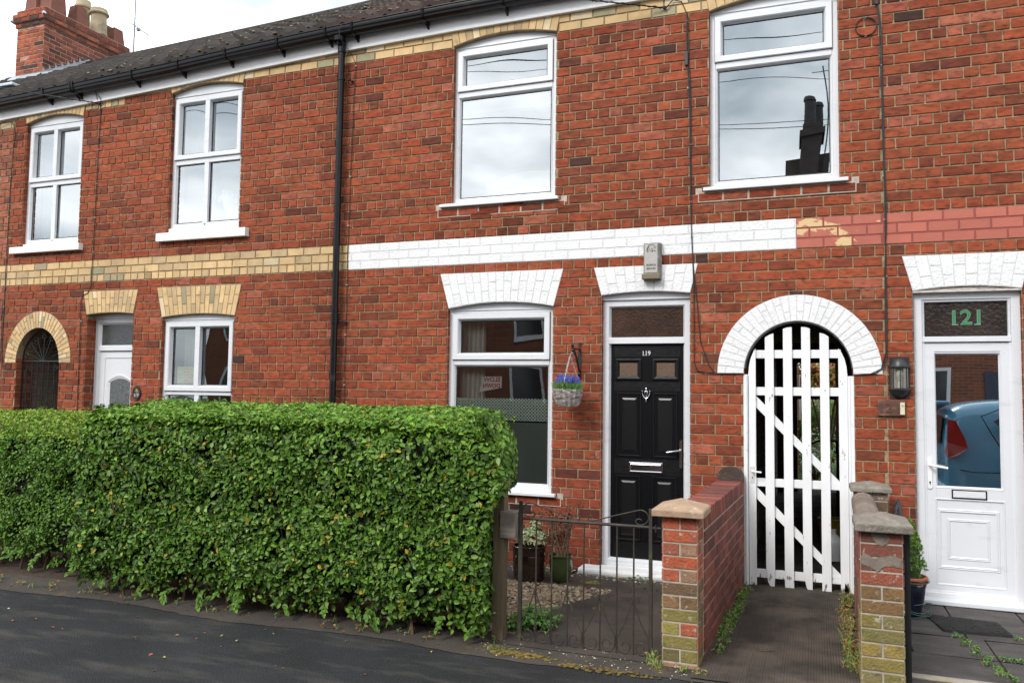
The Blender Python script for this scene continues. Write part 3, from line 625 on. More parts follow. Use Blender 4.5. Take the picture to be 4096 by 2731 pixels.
o = MB(); o.prism([(4.975, 2.372), (5.705, 2.372)] + arc(4.975, 5.705, 2.374, .028)[::-1], .015, .11); o.box(4.972, 5.706, .0, .05, 2.362, 2.376); o.build('head_board', pmat('flaking_wood', (.55, .52, .48), .8, .2, 8, bump=.6, spots=((.20, .13, .10), 22, .5, .62, .8, (1, 1, 6))), h121)
o = MB(); o.box(5.05, 5.63, .105, .11, 2.02, 2.31); o.build('frost_backing', pmat('dark_backing', (.045, .035, .03), .7, .4, 5), df)
d = MB(); y1_ = yd+.018
d.ring(5.052, 5.636, .075, 1.975, [(0, y1_+.04), (0, y1_), (.066, y1_), (.072, y1_+.006)]); d.box(5.115, 5.57, y1_, y1_+.04, .775, .868)
d.ring(5.112, 5.573, .86, 1.902, [(0, y1_), (.006, y1_-.003), (.012, y1_+.006), (.018, y1_+.02)])
dl1 = d.build('door', UPVC, h121, bevel=.0015)
pane(5.124, 5.562, .872, 1.892, dl1, GLASSLO, y1_+.022)
o = MB(); o.box(5.12, 5.57, y1_+.027, y1_+.030, .87, 1.9); o.build('patterned_layer', pmat('patterned_layer', (.030, .020, .014), .25, .5, 4, bump=1.0, bscale=38, bdist=.008, spec=.35), dl1)
d = MB(); y2 = y1_+.008; d.quad((5.11, y2, .135), (5.575, y2, .135), (5.575, y2, .78), (5.11, y2, .78))
d.ring(5.108, 5.578, .130, .785, [(0, y1_), (.006, y1_-.004), (.014, y2)])
d.ring(5.122, 5.540, .252, .706, [(0, y2), (.006, y2-.007), (.012, y2-.003), (.018, y2-.009), (.030, y2)]); d.ring(5.188, 5.474, .326, .634, [(0, y2), (.005, y2-.006), (.010, y2-.002), (.015, y2-.007), (.024, y2)])
d.build('moulded_panel', UPVC, dl1)
d = MB(); d.ring(5.222, 5.458, .788, .856, [(0, y1_), (0, y1_-.006), (.008, y1_-.006), (.008, y1_-.002)]); q = d.build('letterbox', BLACKP, dl1); d = MB(); d.box(5.231, 5.449, y1_-.007, y1_, .797, .847); d.build('letterbox_flap', UPVC, q, bevel=.002)
WPL = pmat('white_handle', (.8, .8, .8), .3)
d = MB(); hx = 5.075; d.prism([(hx+.0155*math.cos(a), 1.075+.0155*math.sin(a)) for a in np.linspace(0, PI, 8)] + [(hx+.0155*math.cos(a), .868+.0155*math.sin(a)) for a in np.linspace(PI, 2*PI, 8)], y1_-.010, y1_)
d.tube([(hx, y1_-.008, 1.035), (hx, y1_-.05, 1.035), (hx+.012, y1_-.054, 1.034), (hx+.118, y1_-.054, 1.018)], .009, 10); q = d.build('door_handle', WPL, dl1, smooth=True)
d = MB(); d.tube([(hx, y1_-.0125, .905), (hx, y1_-.009, .905)], .007); d.box(hx-.003, hx+.003, y1_-.0125, y1_-.009, .886, .903); d.build('keyhole', CHROME, q)
o = MB(); o.box(4.985, 5.71, -.055, .10, .005, .040); o.build('threshold', UPVC, h121, bevel=.006)
GRN = pmat('green_number', (.03, .20, .07), .5); NWH = pmat('number_outline', (.20, .28, .25), .5)
text('121', 5.348, 2.172, .116, .0842, NWH, df, 'fanlight_number', width=.192, bold=.022); text('121', 5.348, 2.172, .110, .0832, GRN, df, 'fanlight_number', width=.186, bold=.002)
o = MB(); o.box(5.298, 5.352, .0975, .099, 2.066, 2.30); o.build('paper_strip', pmat('pale_strip', (.35, .36, .38), .7), df)
o = MB()
for xx in (5.272, 5.424): o.box(xx-.022, xx+.022, .0830, .0845, 2.112, 2.119)
o.build('fanlight_number', NWH, df)

# --- 115
h115 = thing('terraced_house', 'neighbouring terraced house at the far left edge with paler weathered brick', 'house', (0, 0, 0), 'terraced brick houses of one row')
def palered():
    c = red(); return (c[0]*1.0+.04, c[1]*1.25+.02, c[2]*1.3+.02)
_red = red; red_saved = red
mbs = {'red': (MB(), palered), 'buff': (MB(), buff)}
lay(-9.6, -4.934, -1, RB+27, H115, hh*.93, lambda r: (r-RB) % 4 == 0, lambda r, x: 'buff' if (RB <= r < RB+3 or r >= RB+23) else 'red', mbs, -4.93)
body = MB(); wallbody(body, -9.6, -4.934, -.15, 5.1, H115); w115 = body.build('wall', MORT, h115); mbs['red'][0].build('brick_facing', BRICK, w115); mbs['buff'][0].build('buff_brick_course', BUFF, w115)
window_four(h115, -6.6, -5.6, .76, 2.29, 2.318, .032, 1.515, 1.472, -6.1, (-6.7, -5.5, .66, .75, -.06, 1))
o = MB(); o.box(-8.3, -7.6, .1, .15, .05, 2.39); o.build('door', UPVC, h115)

# interiors, backs and roofs
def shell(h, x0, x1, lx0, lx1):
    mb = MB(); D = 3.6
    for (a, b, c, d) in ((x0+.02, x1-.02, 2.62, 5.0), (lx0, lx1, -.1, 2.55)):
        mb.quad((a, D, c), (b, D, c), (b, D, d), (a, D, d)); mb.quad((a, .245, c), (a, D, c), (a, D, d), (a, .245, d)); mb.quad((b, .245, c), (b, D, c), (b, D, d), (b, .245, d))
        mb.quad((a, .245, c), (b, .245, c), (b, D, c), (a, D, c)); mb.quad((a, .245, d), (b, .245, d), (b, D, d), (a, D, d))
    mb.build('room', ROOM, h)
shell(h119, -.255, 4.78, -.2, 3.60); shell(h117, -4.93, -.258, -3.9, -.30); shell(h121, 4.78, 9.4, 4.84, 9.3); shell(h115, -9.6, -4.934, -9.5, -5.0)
TX0, TX1 = -9.6, 9.4; EY, RY, SLP = -.16, 3.4, .62
def rz(x, y): return fz(x) + .205 + (y+.2)*SLP
def roof(h, x0, x1, base, moss):
    mb = MB(); ng = 13; wtile = .245; step = .0175; nx = int(round((x1-x0)/step)); gl = (RY-EY)/ng
    xs = [x0+i*(x1-x0)/nx for i in range(nx+1)]
    def prof(x):
        u = (x % wtile)/wtile
        def roll(c, w): 
            d_ = abs(u-c)/w; return (math.cos(PI*min(d_, 1))+1)/2 if d_ < 1 else 0
        return .050*roll(.30, .24) - .010*roll(.75, .25)
    hs = [prof(x) for x in xs]
    for r in range(ng):
        ya, yb = EY+r*gl, EY+(r+1)*gl+.03; cols = {}
        vs = []
        for x, hgt in zip(xs, hs):
            za = rz(x, ya)+hgt+.040; zb = rz(x, yb)+hgt*.98-.004
            vs += [(x, ya, za-.055-hgt*.5), (x, ya, za), (x, yb, zb)]
        fs = []; ts = []
        for i in range(nx):
            fs += [(i*3, (i+1)*3, (i+1)*3+1, i*3+1), (i*3+1, (i+1)*3+1, (i+1)*3+2, i*3+2)]
            key = math.floor(xs[i]/wtile+1e-6)
            if key not in cols:
                k = R.uniform(.75, 1.3); cols[key] = tuple(c*k for c in base)
            ts += [cols[key]]*2
        o_ = len(mb.v); mb.v += vs; mb.f += [tuple(q+o_ for q in f_) for f_ in fs]; mb.t += ts
    rf = mb.build('roof', TILE, h, smooth=True)
    b = MB()   # back slope, underside and gable closing
    zr = lambda x: rz(x, RY)
    b.quad((x0, RY, zr(x0)-.01), (x1, RY, zr(x1)-.01), (x1, 7.2, zr(x1)-2.36), (x0, 7.2, zr(x0)-2.36)); b.quad((x0, 0, 5.1), (x1, 0, 5.1), (x1, 7.2, 5.1), (x0, 7.2, 5.1))
    b.quad((x0, EY+.02, rz(x0, EY)-.03), (x1, EY+.02, rz(x1, EY)-.03), (x1, RY, zr(x1)-.05), (x0, RY, zr(x0)-.05)); b.build('roof_back', pmat('back_slates', (.05, .045, .042), .9), h)
    rd = MB(); xx = x0
    while xx < x1:
        e_ = min(xx+.45, x1); 
        pts = [(xx, RY+.13*math.cos(a), rz(xx, RY)-.03+.10*math.sin(a)) for a in np.linspace(PI, 0, 7)]; p2 = [(e_-.006, y, z-rz(xx, RY)+rz(e_, RY)) for _, y, z in pts]
        k = R.uniform(.8, 1.2)
        for i in range(6): rd.quad(pts[i], p2[i], p2[i+1], pts[i+1], tuple(c*k for c in base))
        xx = e_
    rd.build('ridge_tile', TILE, h)
    if moss:
        m_ = MB()
        for _ in range(moss):
            x = R.uniform(max(x0, -3.6), min(x1, 1.4)); r = R.randrange(0, ng); y = EY+r*gl+R.uniform(-.01, .02)
            if x > .4 and R.random() < .75: continue
            s_ = R.uniform(.006, .019); c = R.choice([(.20, .12, .035), (.26, .17, .05), (.14, .13, .05), (.30, .27, .20), (.10, .09, .06), (.12, .10, .07), (.13, .11, .08), (.22, .21, .17)])
            m_.ball((x, y, rz(x, y)+.045+prof(x)*.8), s_, 6, 4, c, (R.uniform(.8, 1.6), 1, .6))
        tag(m_.build('roof_moss', MOSS, rf), kind='stuff')
    # fascia and gutter follow the eaves
    fa = MB(); n = 24; X = [x0+(x1-x0)*i/n for i in range(n+1)]
    def strip(pr, mb_, o0=0):
        vs = [(x, y, fz(x)+z) for x in X for y, z in pr]; k = len(pr)
        mb_.add(vs, [(i*k+j, (i+1)*k+j, (i+1)*k+j+1, i*k+j+1) for i in range(n) for j in range(k-1)] + [tuple(range(k)), tuple(n*k+j for j in range(k))][:0])
    strip([(.004, .0), (-.038, .0), (-.040, .012), (-.034, .018), (-.034, .024), (-.030, .028), (-.030, .20), (.0, .20)], fa)
    xx = x0+1.1
    while xx < x1-.5:
        fa.box(xx, xx+.004, -.0315, -.029, fz(xx)+.004, fz(xx)+.12, (.5, .5, .5)); xx += 2.3
    fa.build('fascia', FASC, h)
    g = MB(); a = np.linspace(0, PI, 9)
    strip([(-.045, .205), (-.048, .15), (-.062, .120), (-.10, .108), (-.14, .112), (-.168, .130), (-.172, .15), (-.176, .152), (-.180, .158), (-.178, .196), (-.188, .200), (-.188, .208), (-.176, .208), (-.170, .150), (-.135, .118), (-.10, .114), (-.065, .126), (-.052, .16), (-.049, .205)], g)
    return g, fa
def brackets(g, xs):
    for x in xs:
        b = MB(); z = fz(x); pr = [(-.03, .205), (-.05, .145), (-.065, .114), (-.10, .100), (-.145, .106), (-.176, .126), (-.186, .158), (-.196, .205), (-.19, .216), (-.17, .212)]
        for i in range(len(pr)-1):
            (ya, za), (yb, zb) = pr[i], pr[i+1]
            b.add([(x-.012, ya, z+za), (x+.012, ya, z+za), (x+.012, yb, z+zb), (x-.012, yb, z+zb)], [(0, 1, 2, 3)])
            b.add([(x-.012, ya, z+za), (x-.012, yb, z+zb), (x-.012, yb, z+zb+.008), (x-.012, ya, z+za+.008)], [(0, 1, 2, 3)]); b.add([(x+.012, ya, z+za), (x+.012, yb, z+zb), (x+.012, yb, z+zb+.008), (x+.012, ya, z+za+.008)], [(0, 1, 2, 3)])
        b.add([(x-.010, -.031, z+.06), (x+.010, -.031, z+.06), (x+.010, -.12, z+.108), (x-.010, -.12, z+.108), (x-.010, -.031, z+.135), (x+.010, -.031, z+.135)], [(0, 1, 2, 3), (0, 3, 4), (1, 5, 2), (0, 4, 5, 1)])
        b.build('gutter_bracket', BLACKP, g)
GB = {h115: [-8.7, -7.9, -7.1, -6.3, -5.5], h117: [-4.263, -3.83, -3.79, -2.909, -2.253, -1.611, -.945, -.36], h119: [-.05, .74, 1.57, 2.4, 3.2, 4.0], h121: [4.9, 5.7, 6.5, 7.3, 8.1, 8.9]}
for h, a, b, base, ms in ((h115, -9.6, -4.93, (.040, .034, .030), 40), (h117, -4.93, -.258, (.038, .032, .029), 620), (h119, -.258, 4.78, (.055, .036, .033), 420), (h121, 4.78, 9.4, (.07, .045, .04), 0)):
    g, fa = roof(h, a, b, base, ms); gu = g.build('gutter', BLACKP, h, smooth=True); brackets(gu, GB[h])
# passage interiors
PBR = pmat('tunnel_brick', (1, 1, 1), .9, .2, 6, bump=.5, tint=True)
def face3(mb, o, u, n, wd, ht, c, Lb, pal, depth=.006, hdr=0, off=0.):
    """brick face: o lower corner, u unit along, n outward"""
    o, u, n = Vector(o), Vector(u), Vector(n); r = 0; zz = 0
    while zz < ht-.01:
        zt = min(zz+c, ht); x = -Lb*(.5 if (r % 2) else 0) - off
        if hdr and r % hdr == hdr-1: Lq = Lb/2
        else: Lq = Lb
        while x < wd:
            a, b = max(0, x), min(wd, x+Lq); x += Lq
            if b-a < .025: continue
            g = .005; e_ = .0025; j = R.uniform(-.0015, .0015)
            P = lambda s, t_, k: tuple(o + u*s + Vector((0, 0, t_)) + n*k)
            ou = [P(a+g, zz+g, 0), P(b-g, zz+g, 0), P(b-g, zt-g, 0), P(a+g, zt-g, 0)]
            inn = [P(a+g+e_, zz+g+e_, depth+j), P(b-g-e_, zz+g+e_, depth+j), P(b-g-e_, zt-g-e_, depth+j), P(a+g+e_, zt-g-e_, depth+j)]
            mb.add(ou+inn, [(4, 5, 6, 7)] + [(i, (i+1) % 4, (i+1) % 4+4, i+4) for i in range(4)], pal(o.z+(zz+zt)/2) if pal.__code__.co_argcount else pal())
        zz += c; r += 1
def tunnel(h, x0, x1, yend):
    b = MB(); b.quad((x0, .2, -.1), (x0, yend, -.1), (x0, yend, 2.45), (x0, .2, 2.45)); b.quad((x1, yend, -.1), (x1, .2, -.1), (x1, .2, 2.45), (x1, yend, 2.45)); b.quad((x0, .2, 2.4), (x1, .2, 2.4), (x1, yend, 2.4), (x0, yend, 2.4))
    w_ = b.build('passage_lining', MORTL, h)
    f = MB(); pal = lambda: tuple(c*R.uniform(.7, 1.1) for c in (.30, .24, .20))
    face3(f, (x0, .24, 0), (0, 1, 0), (1, 0, 0), yend-.3, 2.4, C, 2*hh, pal); face3(f, (x1, yend-.05, 0), (0, -1, 0), (-1, 0, 0), yend-.3, 2.4, C, 2*hh, pal)
    f.build('passage_brick', PBR, w_)
tunnel(h119, 3.67, 4.57, 7.0); tunnel(h117, -4.74, -3.96, 7.0)
def backwall(h, x0, x1, hole):
    b = MB(); hs = [hole] if hole else []; 
    xs = sorted({x0, x1} | ({hole[0], hole[1]} if hole else set())); zs = sorted({-.1, 5.4} | ({hole[3]} if hole else set()))
    for i in range(len(xs)-1):
        for k in range(len(zs)-1):
            a, b_, c, d = xs[i], xs[i+1], zs[k], zs[k+1]
            if hole and a >= hole[0]-1e-6 and b_ <= hole[1]+1e-6 and d <= hole[3]+1e-6: continue
            b.box(a, b_, 6.95, 7.15, c, d)
    b.build('back_wall', pmat('back_brick', (.20, .07, .045), .9, .3, 8, bump=.5), h)
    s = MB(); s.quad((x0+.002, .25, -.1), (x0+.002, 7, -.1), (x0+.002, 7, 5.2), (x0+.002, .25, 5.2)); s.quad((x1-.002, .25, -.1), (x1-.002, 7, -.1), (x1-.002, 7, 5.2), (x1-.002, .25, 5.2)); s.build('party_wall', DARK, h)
backwall(h119, -.255, 4.78, (3.98, 4.56, -.1, 2.09)); backwall(h117, -4.93, -.258, None); backwall(h121, 4.78, 9.4, None); backwall(h115, -9.6, -4.934, None)

# drainpipe on the 117/119 joint
dp = MB(); px = -.225
dp.tube([(px, -.065, .0), (px, -.065, 5.03)], .034, 16); dp.tube([(px, -.065, 4.97), (px, -.065, 5.06)], .041, 16); dp.tube([(px, -.07, 5.05), (px, -.10, 5.12)], .05, 16)
for z in (2.33, 2.285): dp.tube([(px, -.065, z), (px, -.065, z+.022)], .041, 16)
dp.tube([(px, -.065, 2.20), (px, -.065, 2.31)], .039, 16)
d_ = dp.build('drainpipe', BLACKP, h119, smooth=True)
for z in (4.68, 2.22, .6):
    b = MB(); b.tube([(px, -.065, z), (px, -.065, z+.024)], .040, 16); b.tube([(px+.03, -.05, z+.01), (px+.09, -.03, z+.005), (px+.10, .0, z)], .007); b.ball((px+.1, -.015, z), .014); b.build('pipe_clip', BLACKP, d_, smooth=True)
o = MB(); o.box(-.45, -.02, -.192, -.035, fz(-.2)+.10, fz(-.2)+.196); 
pts = [(-.20, -.175, fz(0)+.19)]
o2 = MB(); o2.lathe([(.055, .0), (.058, .045), (.05, .05)], (-.225, -.115, fz(0)+.062), 16); o2.build('gutter_outlet', BLACKP, h119)

# ------------------------------------------------------------------ chimney stack on the far roof
ch = MB(); cm = MB(); CX0, CX1, CY0, CY1 = -8.30, -7.68, 2.5, 4.25
def chpal(z=0):
    u = R.random()
    c = (.33, .085, .038) if u < .5 else ((.24, .06, .035) if u < .75 else ((.075, .035, .028) if u < .92 else (.42, .22, .16)))
    k = R.uniform(.85, 1.15); return (c[0]*k, c[1]*k, c[2]*k)
def chdark(z=0):
    u = R.random(); c = (.18, .055, .036) if u < .6 else ((.11, .045, .036) if u < .85 else (.30, .09, .05)); k = R.uniform(.85, 1.15); return (c[0]*k, c[1]*k, c[2]*k)
cm.box(CX0+.005, CX1-.005, CY0+.005, CY1-.005, 5.6, 7.86)
face3(ch, (CX0, CY0+.004, 6.0), (1, 0, 0), (0, -1, 0), CX1-CX0, 1.55, .075, .205, chpal); face3(ch, (CX1-.004, CY0, 6.0), (0, 1, 0), (1, 0, 0), CY1-CY0, 1.55, .075, .22, chdark)
for z, o_ in ((7.55, .022), (7.625, .055), (7.70, .055), (7.775, .012)):
    cm.box(CX0-o_+.004, CX1+o_-.004, CY0-o_+.004, CY1+o_-.004, z+.002, z+.073)
    face3(ch, (CX0-o_, CY0-o_, z), (1, 0, 0), (0, -1, 0), CX1-CX0+2*o_, .075, .075, .21, chpal, off=R.uniform(0, .1)); face3(ch, (CX1+o_, CY0-o_, z), (0, 1, 0), (1, 0, 0), CY1-CY0+2*o_, .075, .075, .22, chdark, off=R.uniform(0, .1))
cs = ch.build('chimney', BRICK, h115); cm.build('chimney_mortar', MORTL, cs)
fl = MB(); fl.add([(CX0, CY0, 7.848), (CX1, CY0, 7.848), (CX1, CY1, 7.848), (CX0, CY1, 7.848), (CX0+.18, CY0+.16, 7.93), (CX1-.18, CY0+.16, 7.93), (CX1-.18, CY1-.16, 7.93), (CX0+.18, CY1-.16, 7.93)], [(0, 1, 5, 4), (1, 2, 6, 5), (2, 3, 7, 6), (3, 0, 4, 7), (4, 5, 6, 7)]); fl.build('flaunching', CEMENT, cs)
def sqpot(x, y, z, w, h, m, n='chimney_pot'):
    p = MB(); t = w*.74; p.add([(x-w/2, y-w/2, z), (x+w/2, y-w/2, z), (x+w/2, y+w/2, z), (x-w/2, y+w/2, z), (x-t/2, y-t/2, z+h), (x+t/2, y-t/2, z+h), (x+t/2, y+t/2, z+h), (x-t/2, y+t/2, z+h)], [(0, 1, 5, 4), (1, 2, 6, 5), (2, 3, 7, 6), (3, 0, 4, 7)])
    k = t*.86; p.add([(x-t/2, y-t/2, z+h), (x+t/2, y-t/2, z+h), (x+t/2, y+t/2, z+h), (x-t/2, y+t/2, z+h), (x-k/2, y-k/2, z+h-.03), (x+k/2, y-k/2, z+h-.03), (x+k/2, y+k/2, z+h-.03), (x-k/2, y+k/2, z+h-.03)], [(0, 1, 5, 4), (1, 2, 6, 5), (2, 3, 7, 6), (3, 0, 4, 7), (4, 5, 6, 7)]); p.build(n, m, cs)
def rpot(x, y, z, r, h):
    p = MB(); p.lathe([(r*1.05, 0), (r, .04), (r*.90, h*.78), (r*.92, h*.80), (r*1.14, h*.83), (r*1.2, h*.88), (r*1.12, h*.91), (r*1.02, h*.93), (r*.98, h*1.05), (r*.85, h*1.05), (r*.8, h*.7)], (x, y, z)); p.build('chimney_pot', PALEPOT, cs, smooth=True)
sqpot(-8.14, 2.72, 7.88, .26, .62, CLAY); sqpot(-7.88, 2.80, 7.88, .30, .62, CLAY); sqpot(-7.86, 3.28, 7.88, .25, .33, CLAY)
rpot(-7.84, 3.70, 7.88, .145, .46); rpot(-8.14, 3.62, 7.88, .125, .62); sqpot(-7.86, 4.08, 7.86, .25, .30, CLAY); sqpot(-8.14, 4.1, 7.86, .25, .42, CLAY)
fl = MB()
for i in range(7):   # stepped flashing
    y = CY0-.01+i*.115; z = rz(-7.7, y)
    fl.add([(CX1+.012, y, z-.02), (CX1+.012, y+.125, z+.05), (CX1+.012, y+.125, z+.10), (CX1+.012, y+.01, z+.205)], [(0, 1, 2, 3)])
fl.add([(CX0-.05, CY0-.012, rz(-8, CY0)+.11), (CX1+.012, CY0-.012, rz(-8, CY0)+.11), (CX1+.05, CY0-.12, rz(-8, CY0-.12)+.07), (CX0-.05, CY0-.12, rz(-8, CY0-.12)+.07)], [(0, 3, 2, 1)])
fl.add([(CX1+.011, CY0-.01, rz(-7.7, CY0)-.02), (CX1+.011, RY, rz(-7.7, RY)-.02), (CX1+.011, RY, rz(-7.7, RY)+.12), (CX1+.011, CY0-.01, rz(-7.7, CY0)+.12)], [(0, 1, 2, 3)])
fl.add([(CX1+.010, CY0-.02, rz(-8, CY0)+.10), (CX1+.13, CY0-.1, rz(-8, CY0-.1)+.07), (CX1+.13, RY-.1, rz(-8, RY-.1)+.07), (CX1+.010, RY-.05, rz(-8, RY-.05)+.10)], [(0, 1, 2, 3)])
fl.build('lead_flashing', PLEAD, cs)
o = MB(); o.ball((CX1+.06, CY0-.06, 7.70), .035); o.ball((CX0-.06, CY0-.06, 7.67), .03); o.build('corner_anchor', CHROME, cs)
o = MB(); o.box(-5.95, -5.42, .30, .62, rz(-5.6, .45)+.02, rz(-5.6, .45)+.06); o.build('rooflight', pmat('rooflight_metal', (.5, .58, .66), .35), h115, bevel=.01)
# aerial on its own bracket
ae = thing('tv_aerial', 'thin metal television aerial on a tall pole behind the chimney stack', 'aerial', (-7.62, 4.30, 7.45))
GALV = pmat('galvanised', (.20, .21, .24), .45, .1, 5, metal=.6)
o = MB(); o.tube([(0, 0, -.15), (0, 0, .5), (.0, 0, 1.9)], .014); o.build('pole', GALV, ae)
o = MB(); o.tube([(-.10, 0, .92), (.62, -.25, .46)], .009)
for i in range(9):
    t_ = i/8; c = Vector((-.1+.72*t_, -.25*t_, .92-.46*t_)); o.tube([c+Vector((.03, .10, 0)), c-Vector((.03, .10, 0))], .0025, 5)
for zz in (.78, .84, .9, .98): o.tube([(-.12, .03, zz), (.14, -.03, zz+.01)], .003, 5)
o.box(.10, .15, -.05, 0, .72, .77); o.build('antenna', GALV, ae)
o = MB(); o.box(-.1, .05, -.08, .02, -.10, .12); o.tube([(.04*math.cos(a)+.05, 0, .7+.07*math.sin(a)) for a in np.linspace(0, 6, 12)], .004, 5); o.build('bracket', pmat('bracket', (.1, .11, .13), .5), ae)

# ------------------------------------------------------------------ cables
def cable(name, label, paths, r=.004, cat='cable', clips=None, group=None):
    mb = MB()
    for p in paths:
        P = [Vector(q) for q in p]; pts = [P[0]]
        for a, b in zip(P[:-1], P[1:]):
            n = max(1, int((b-a).length/.22)) if (b-a).length < 4 else 8
            for i in range(1, n+1):
                q = a.lerp(b, i/n)
                if (b-a).length < 4 and i < n: q += Vector((R.uniform(-.005, .005), 0, 0))
                pts.append(q)
        mb.tube(pts, r, 6)
    o = mb.build(name, RUBBER); tag(o, label, cat, group)
    if clips:
        c = MB()
        for x, z in clips: c.box(x-.010, x+.008, -.012, .0, z-.006, z+.006)
        c.build('cable_clip', pmat('clip_' + name, (.35, .35, .33), .5), o)
    return o
yc = -.010
cable('wall_cable', 'black cable running down the wall at the far left beside the buff arch', [[(-5.35, -.03, 4.70), (-5.05, -.03, 4.79), (-4.95, yc, 4.77), (-4.90, yc, 4.66), (-4.935, yc, 4.0), (-4.94, yc, 3.2), (-4.93, yc, 2.0), (-4.905, yc, 1.80), (-4.83, yc, 1.748), (-4.71, yc, 1.745), (-4.70, .12, 1.745)], [(-5.2, yc, 2.62), (-4.955, yc, 2.58), (-4.95, yc, 1.84), (-4.90, yc, 1.76)]], clips=[(-4.935, 4.1), (-4.94, 3.6), (-4.94, 3.1), (-4.935, 2.5)])
cable('wall_cable', 'black cable with a kink going down between the two left windows to the white door', [[(-3.53, yc, 4.83), (-3.52, yc, 4.7), (-3.53, yc, 4.42), (-3.535, yc, 3.41), (-3.541, yc, 2.72), (-3.585, yc, 2.625), (-3.66, yc, 2.60), (-3.69, yc, 2.54), (-3.675, yc, 1.85), (-3.67, yc, 1.2), (-3.67, yc, .1)], [(-3.672, yc, 1.87), (-3.62, yc, 1.845), (-3.60, yc, 1.845)], [(-3.54, -.02, 4.82), (-3.57, -.05, 4.98), (-3.50, -.05, 4.90), (-3.47, -.02, 4.82), (-3.52, -.02, 4.80)]], .0045, clips=[(-3.53, 4.3), (-3.535, 3.9), (-3.536, 3.5), (-3.54, 3.1), (-3.675, 2.3)])
cable('wall_cable', 'thin black cable beside the black drainpipe', [[(-.14, -.20, 5.20), (-.17, -.215, 5.16), (-.165, -.20, 5.06), (-.12, -.05, 4.95), (-.09, yc, 4.86), (-.105, yc, 4.3), (-.12, yc, 3.6), (-.13, yc, 2.9), (-.125, yc, 2.0), (-.13, yc, 1.0), (-.13, yc, .3)]], .0032, clips=[(-.09, 4.84), (-.12, 3.7), (-.128, 3.2), (-.13, 2.6), (-.128, 2.1), (-.128, 1.6)])
cable('wall_cable', 'twin black cables running down between the windows to the left foot of the white arch', [[(3.05, -.02, 4.93), (3.12, -.02, 5.0), (3.19, yc, 4.98), (3.235, yc, 4.87), (3.24, yc, 4.43), (3.262, yc, 3.9), (3.265, yc, 3.43), (3.285, yc, 2.75), (3.295, yc, 2.46), (3.298, yc, 1.82), (3.325, yc, 1.75), (3.42, yc, 1.728), (3.70, yc, 1.728)], [(3.243, yc-.003, 4.86), (3.255, yc, 4.43), (3.272, yc, 3.9), (3.275, yc, 3.0), (3.30, yc, 2.55), (3.325, yc, 2.3), (3.35, yc, 2.0), (3.42, yc, 1.80), (3.47, yc, 1.735)]], .0045, clips=[(3.24, 4.8), (3.25, 4.2), (3.268, 3.7), (3.27, 3.2), (3.28, 2.9)])
o = MB(); o.box(3.222, 3.248, -.028, 0, 4.40, 4.52); tag(o.build('junction_box', RUBBER), 'small black junction box on the twin cables between the upper windows', 'junction box')
cable('wall_cable', 'twin black cables with a round coil, down to the right foot of the white arch', [[(4.74, yc, 5.0), (4.745, yc, 4.74), (4.765, yc, 4.53), (4.775, yc, 3.7), (4.783, yc, 2.9), (4.785, yc, 2.4), (4.782, yc, 1.87), (4.76, yc, 1.78), (4.70, yc, 1.735), (4.54, yc, 1.722)], [(4.752, yc, 4.75), (4.775, yc, 4.5), (4.785, yc, 3.7), (4.792, yc, 2.9), (4.775, yc, 2.35), (4.775, yc, 1.9), (4.74, yc, 1.77), (4.66, yc, 1.73)], [(4.665+.078*math.cos(a), yc, 4.530+.075*math.sin(a)) for a in np.linspace(0, 2*PI, 28)]], .0045, clips=[(4.775, 4.2), (4.778, 3.8), (4.78, 3.3), (4.785, 2.95), (4.785, 2.5), (4.665, 4.605), (4.665, 4.455)])
o = MB(); o.box(4.735, 4.757, -.026, 0, 4.70, 4.85); tag(o.build('junction_box', RUBBER), 'small black junction box above the coiled cable at the top right', 'junction box')
def catenary(a, b, sag, n=24):
    a, b = Vector(a), Vector(b); return [tuple(a.lerp(b, i/n) - Vector((0, 0, sag*4*(i/n)*(1-i/n)))) for i in range(n+1)]
def overhead(label, a, b, sag, tw=1):
    mb = MB(); p = catenary(a, b, sag); mb.tube(p, .0055, 6)
    if tw:
        A = Vector(p[-1]); B = Vector(p[-2]); d = (B-A).normalized(); up = Vector((0, 0, 1)); sd_ = d.cross(up).normalized()
        mb.tube([A+d*(i*.012)+(up*math.cos(i*.8)+sd_*math.sin(i*.8))*.008 for i in range(52)], .0035, 5)
        mb.ball(p[-1], .016)
    tag(mb.build('overhead_cable', RUBBER), label, 'cable', 'overhead telephone cables')
# ends fixed to the eaves; the far ends go to a pole over the road
POLE = Vector((-13.0, -9.0, 6.4))
overhead('overhead cable reaching the wall below the gutter between the two left upper windows', (-15, -4.6, 6.9), (-3.53, -.02, 4.845), .1)
overhead('long overhead cable crossing in front of the gutter to the buff bricks above the middle', (-15.5, -6.0, 8.2), (3.045, -.02, 4.94), .25)
for i, (a, b, sg) in enumerate((((-15, -6, 9.0), (14, -13.5, 8.6), .5), ((-14, -7.5, 9.3), (15, -12.0, 9.4), .6), ((-15, -5, 8.2), (9, -14.0, 7.9), .4), ((-12, -9, 9.6), (16, -9.5, 8.8), .5), ((4.5, -15, 8.7), (-14, -3.5, 8.0), .4))):
    mb = MB(); mb.tube(catenary(a, b, sg), .007, 6); tag(mb.build('overhead_cable', RUBBER), 'one of the thin overhead cables behind the viewer, seen mirrored in the upper windows', 'cable', 'overhead telephone cables')

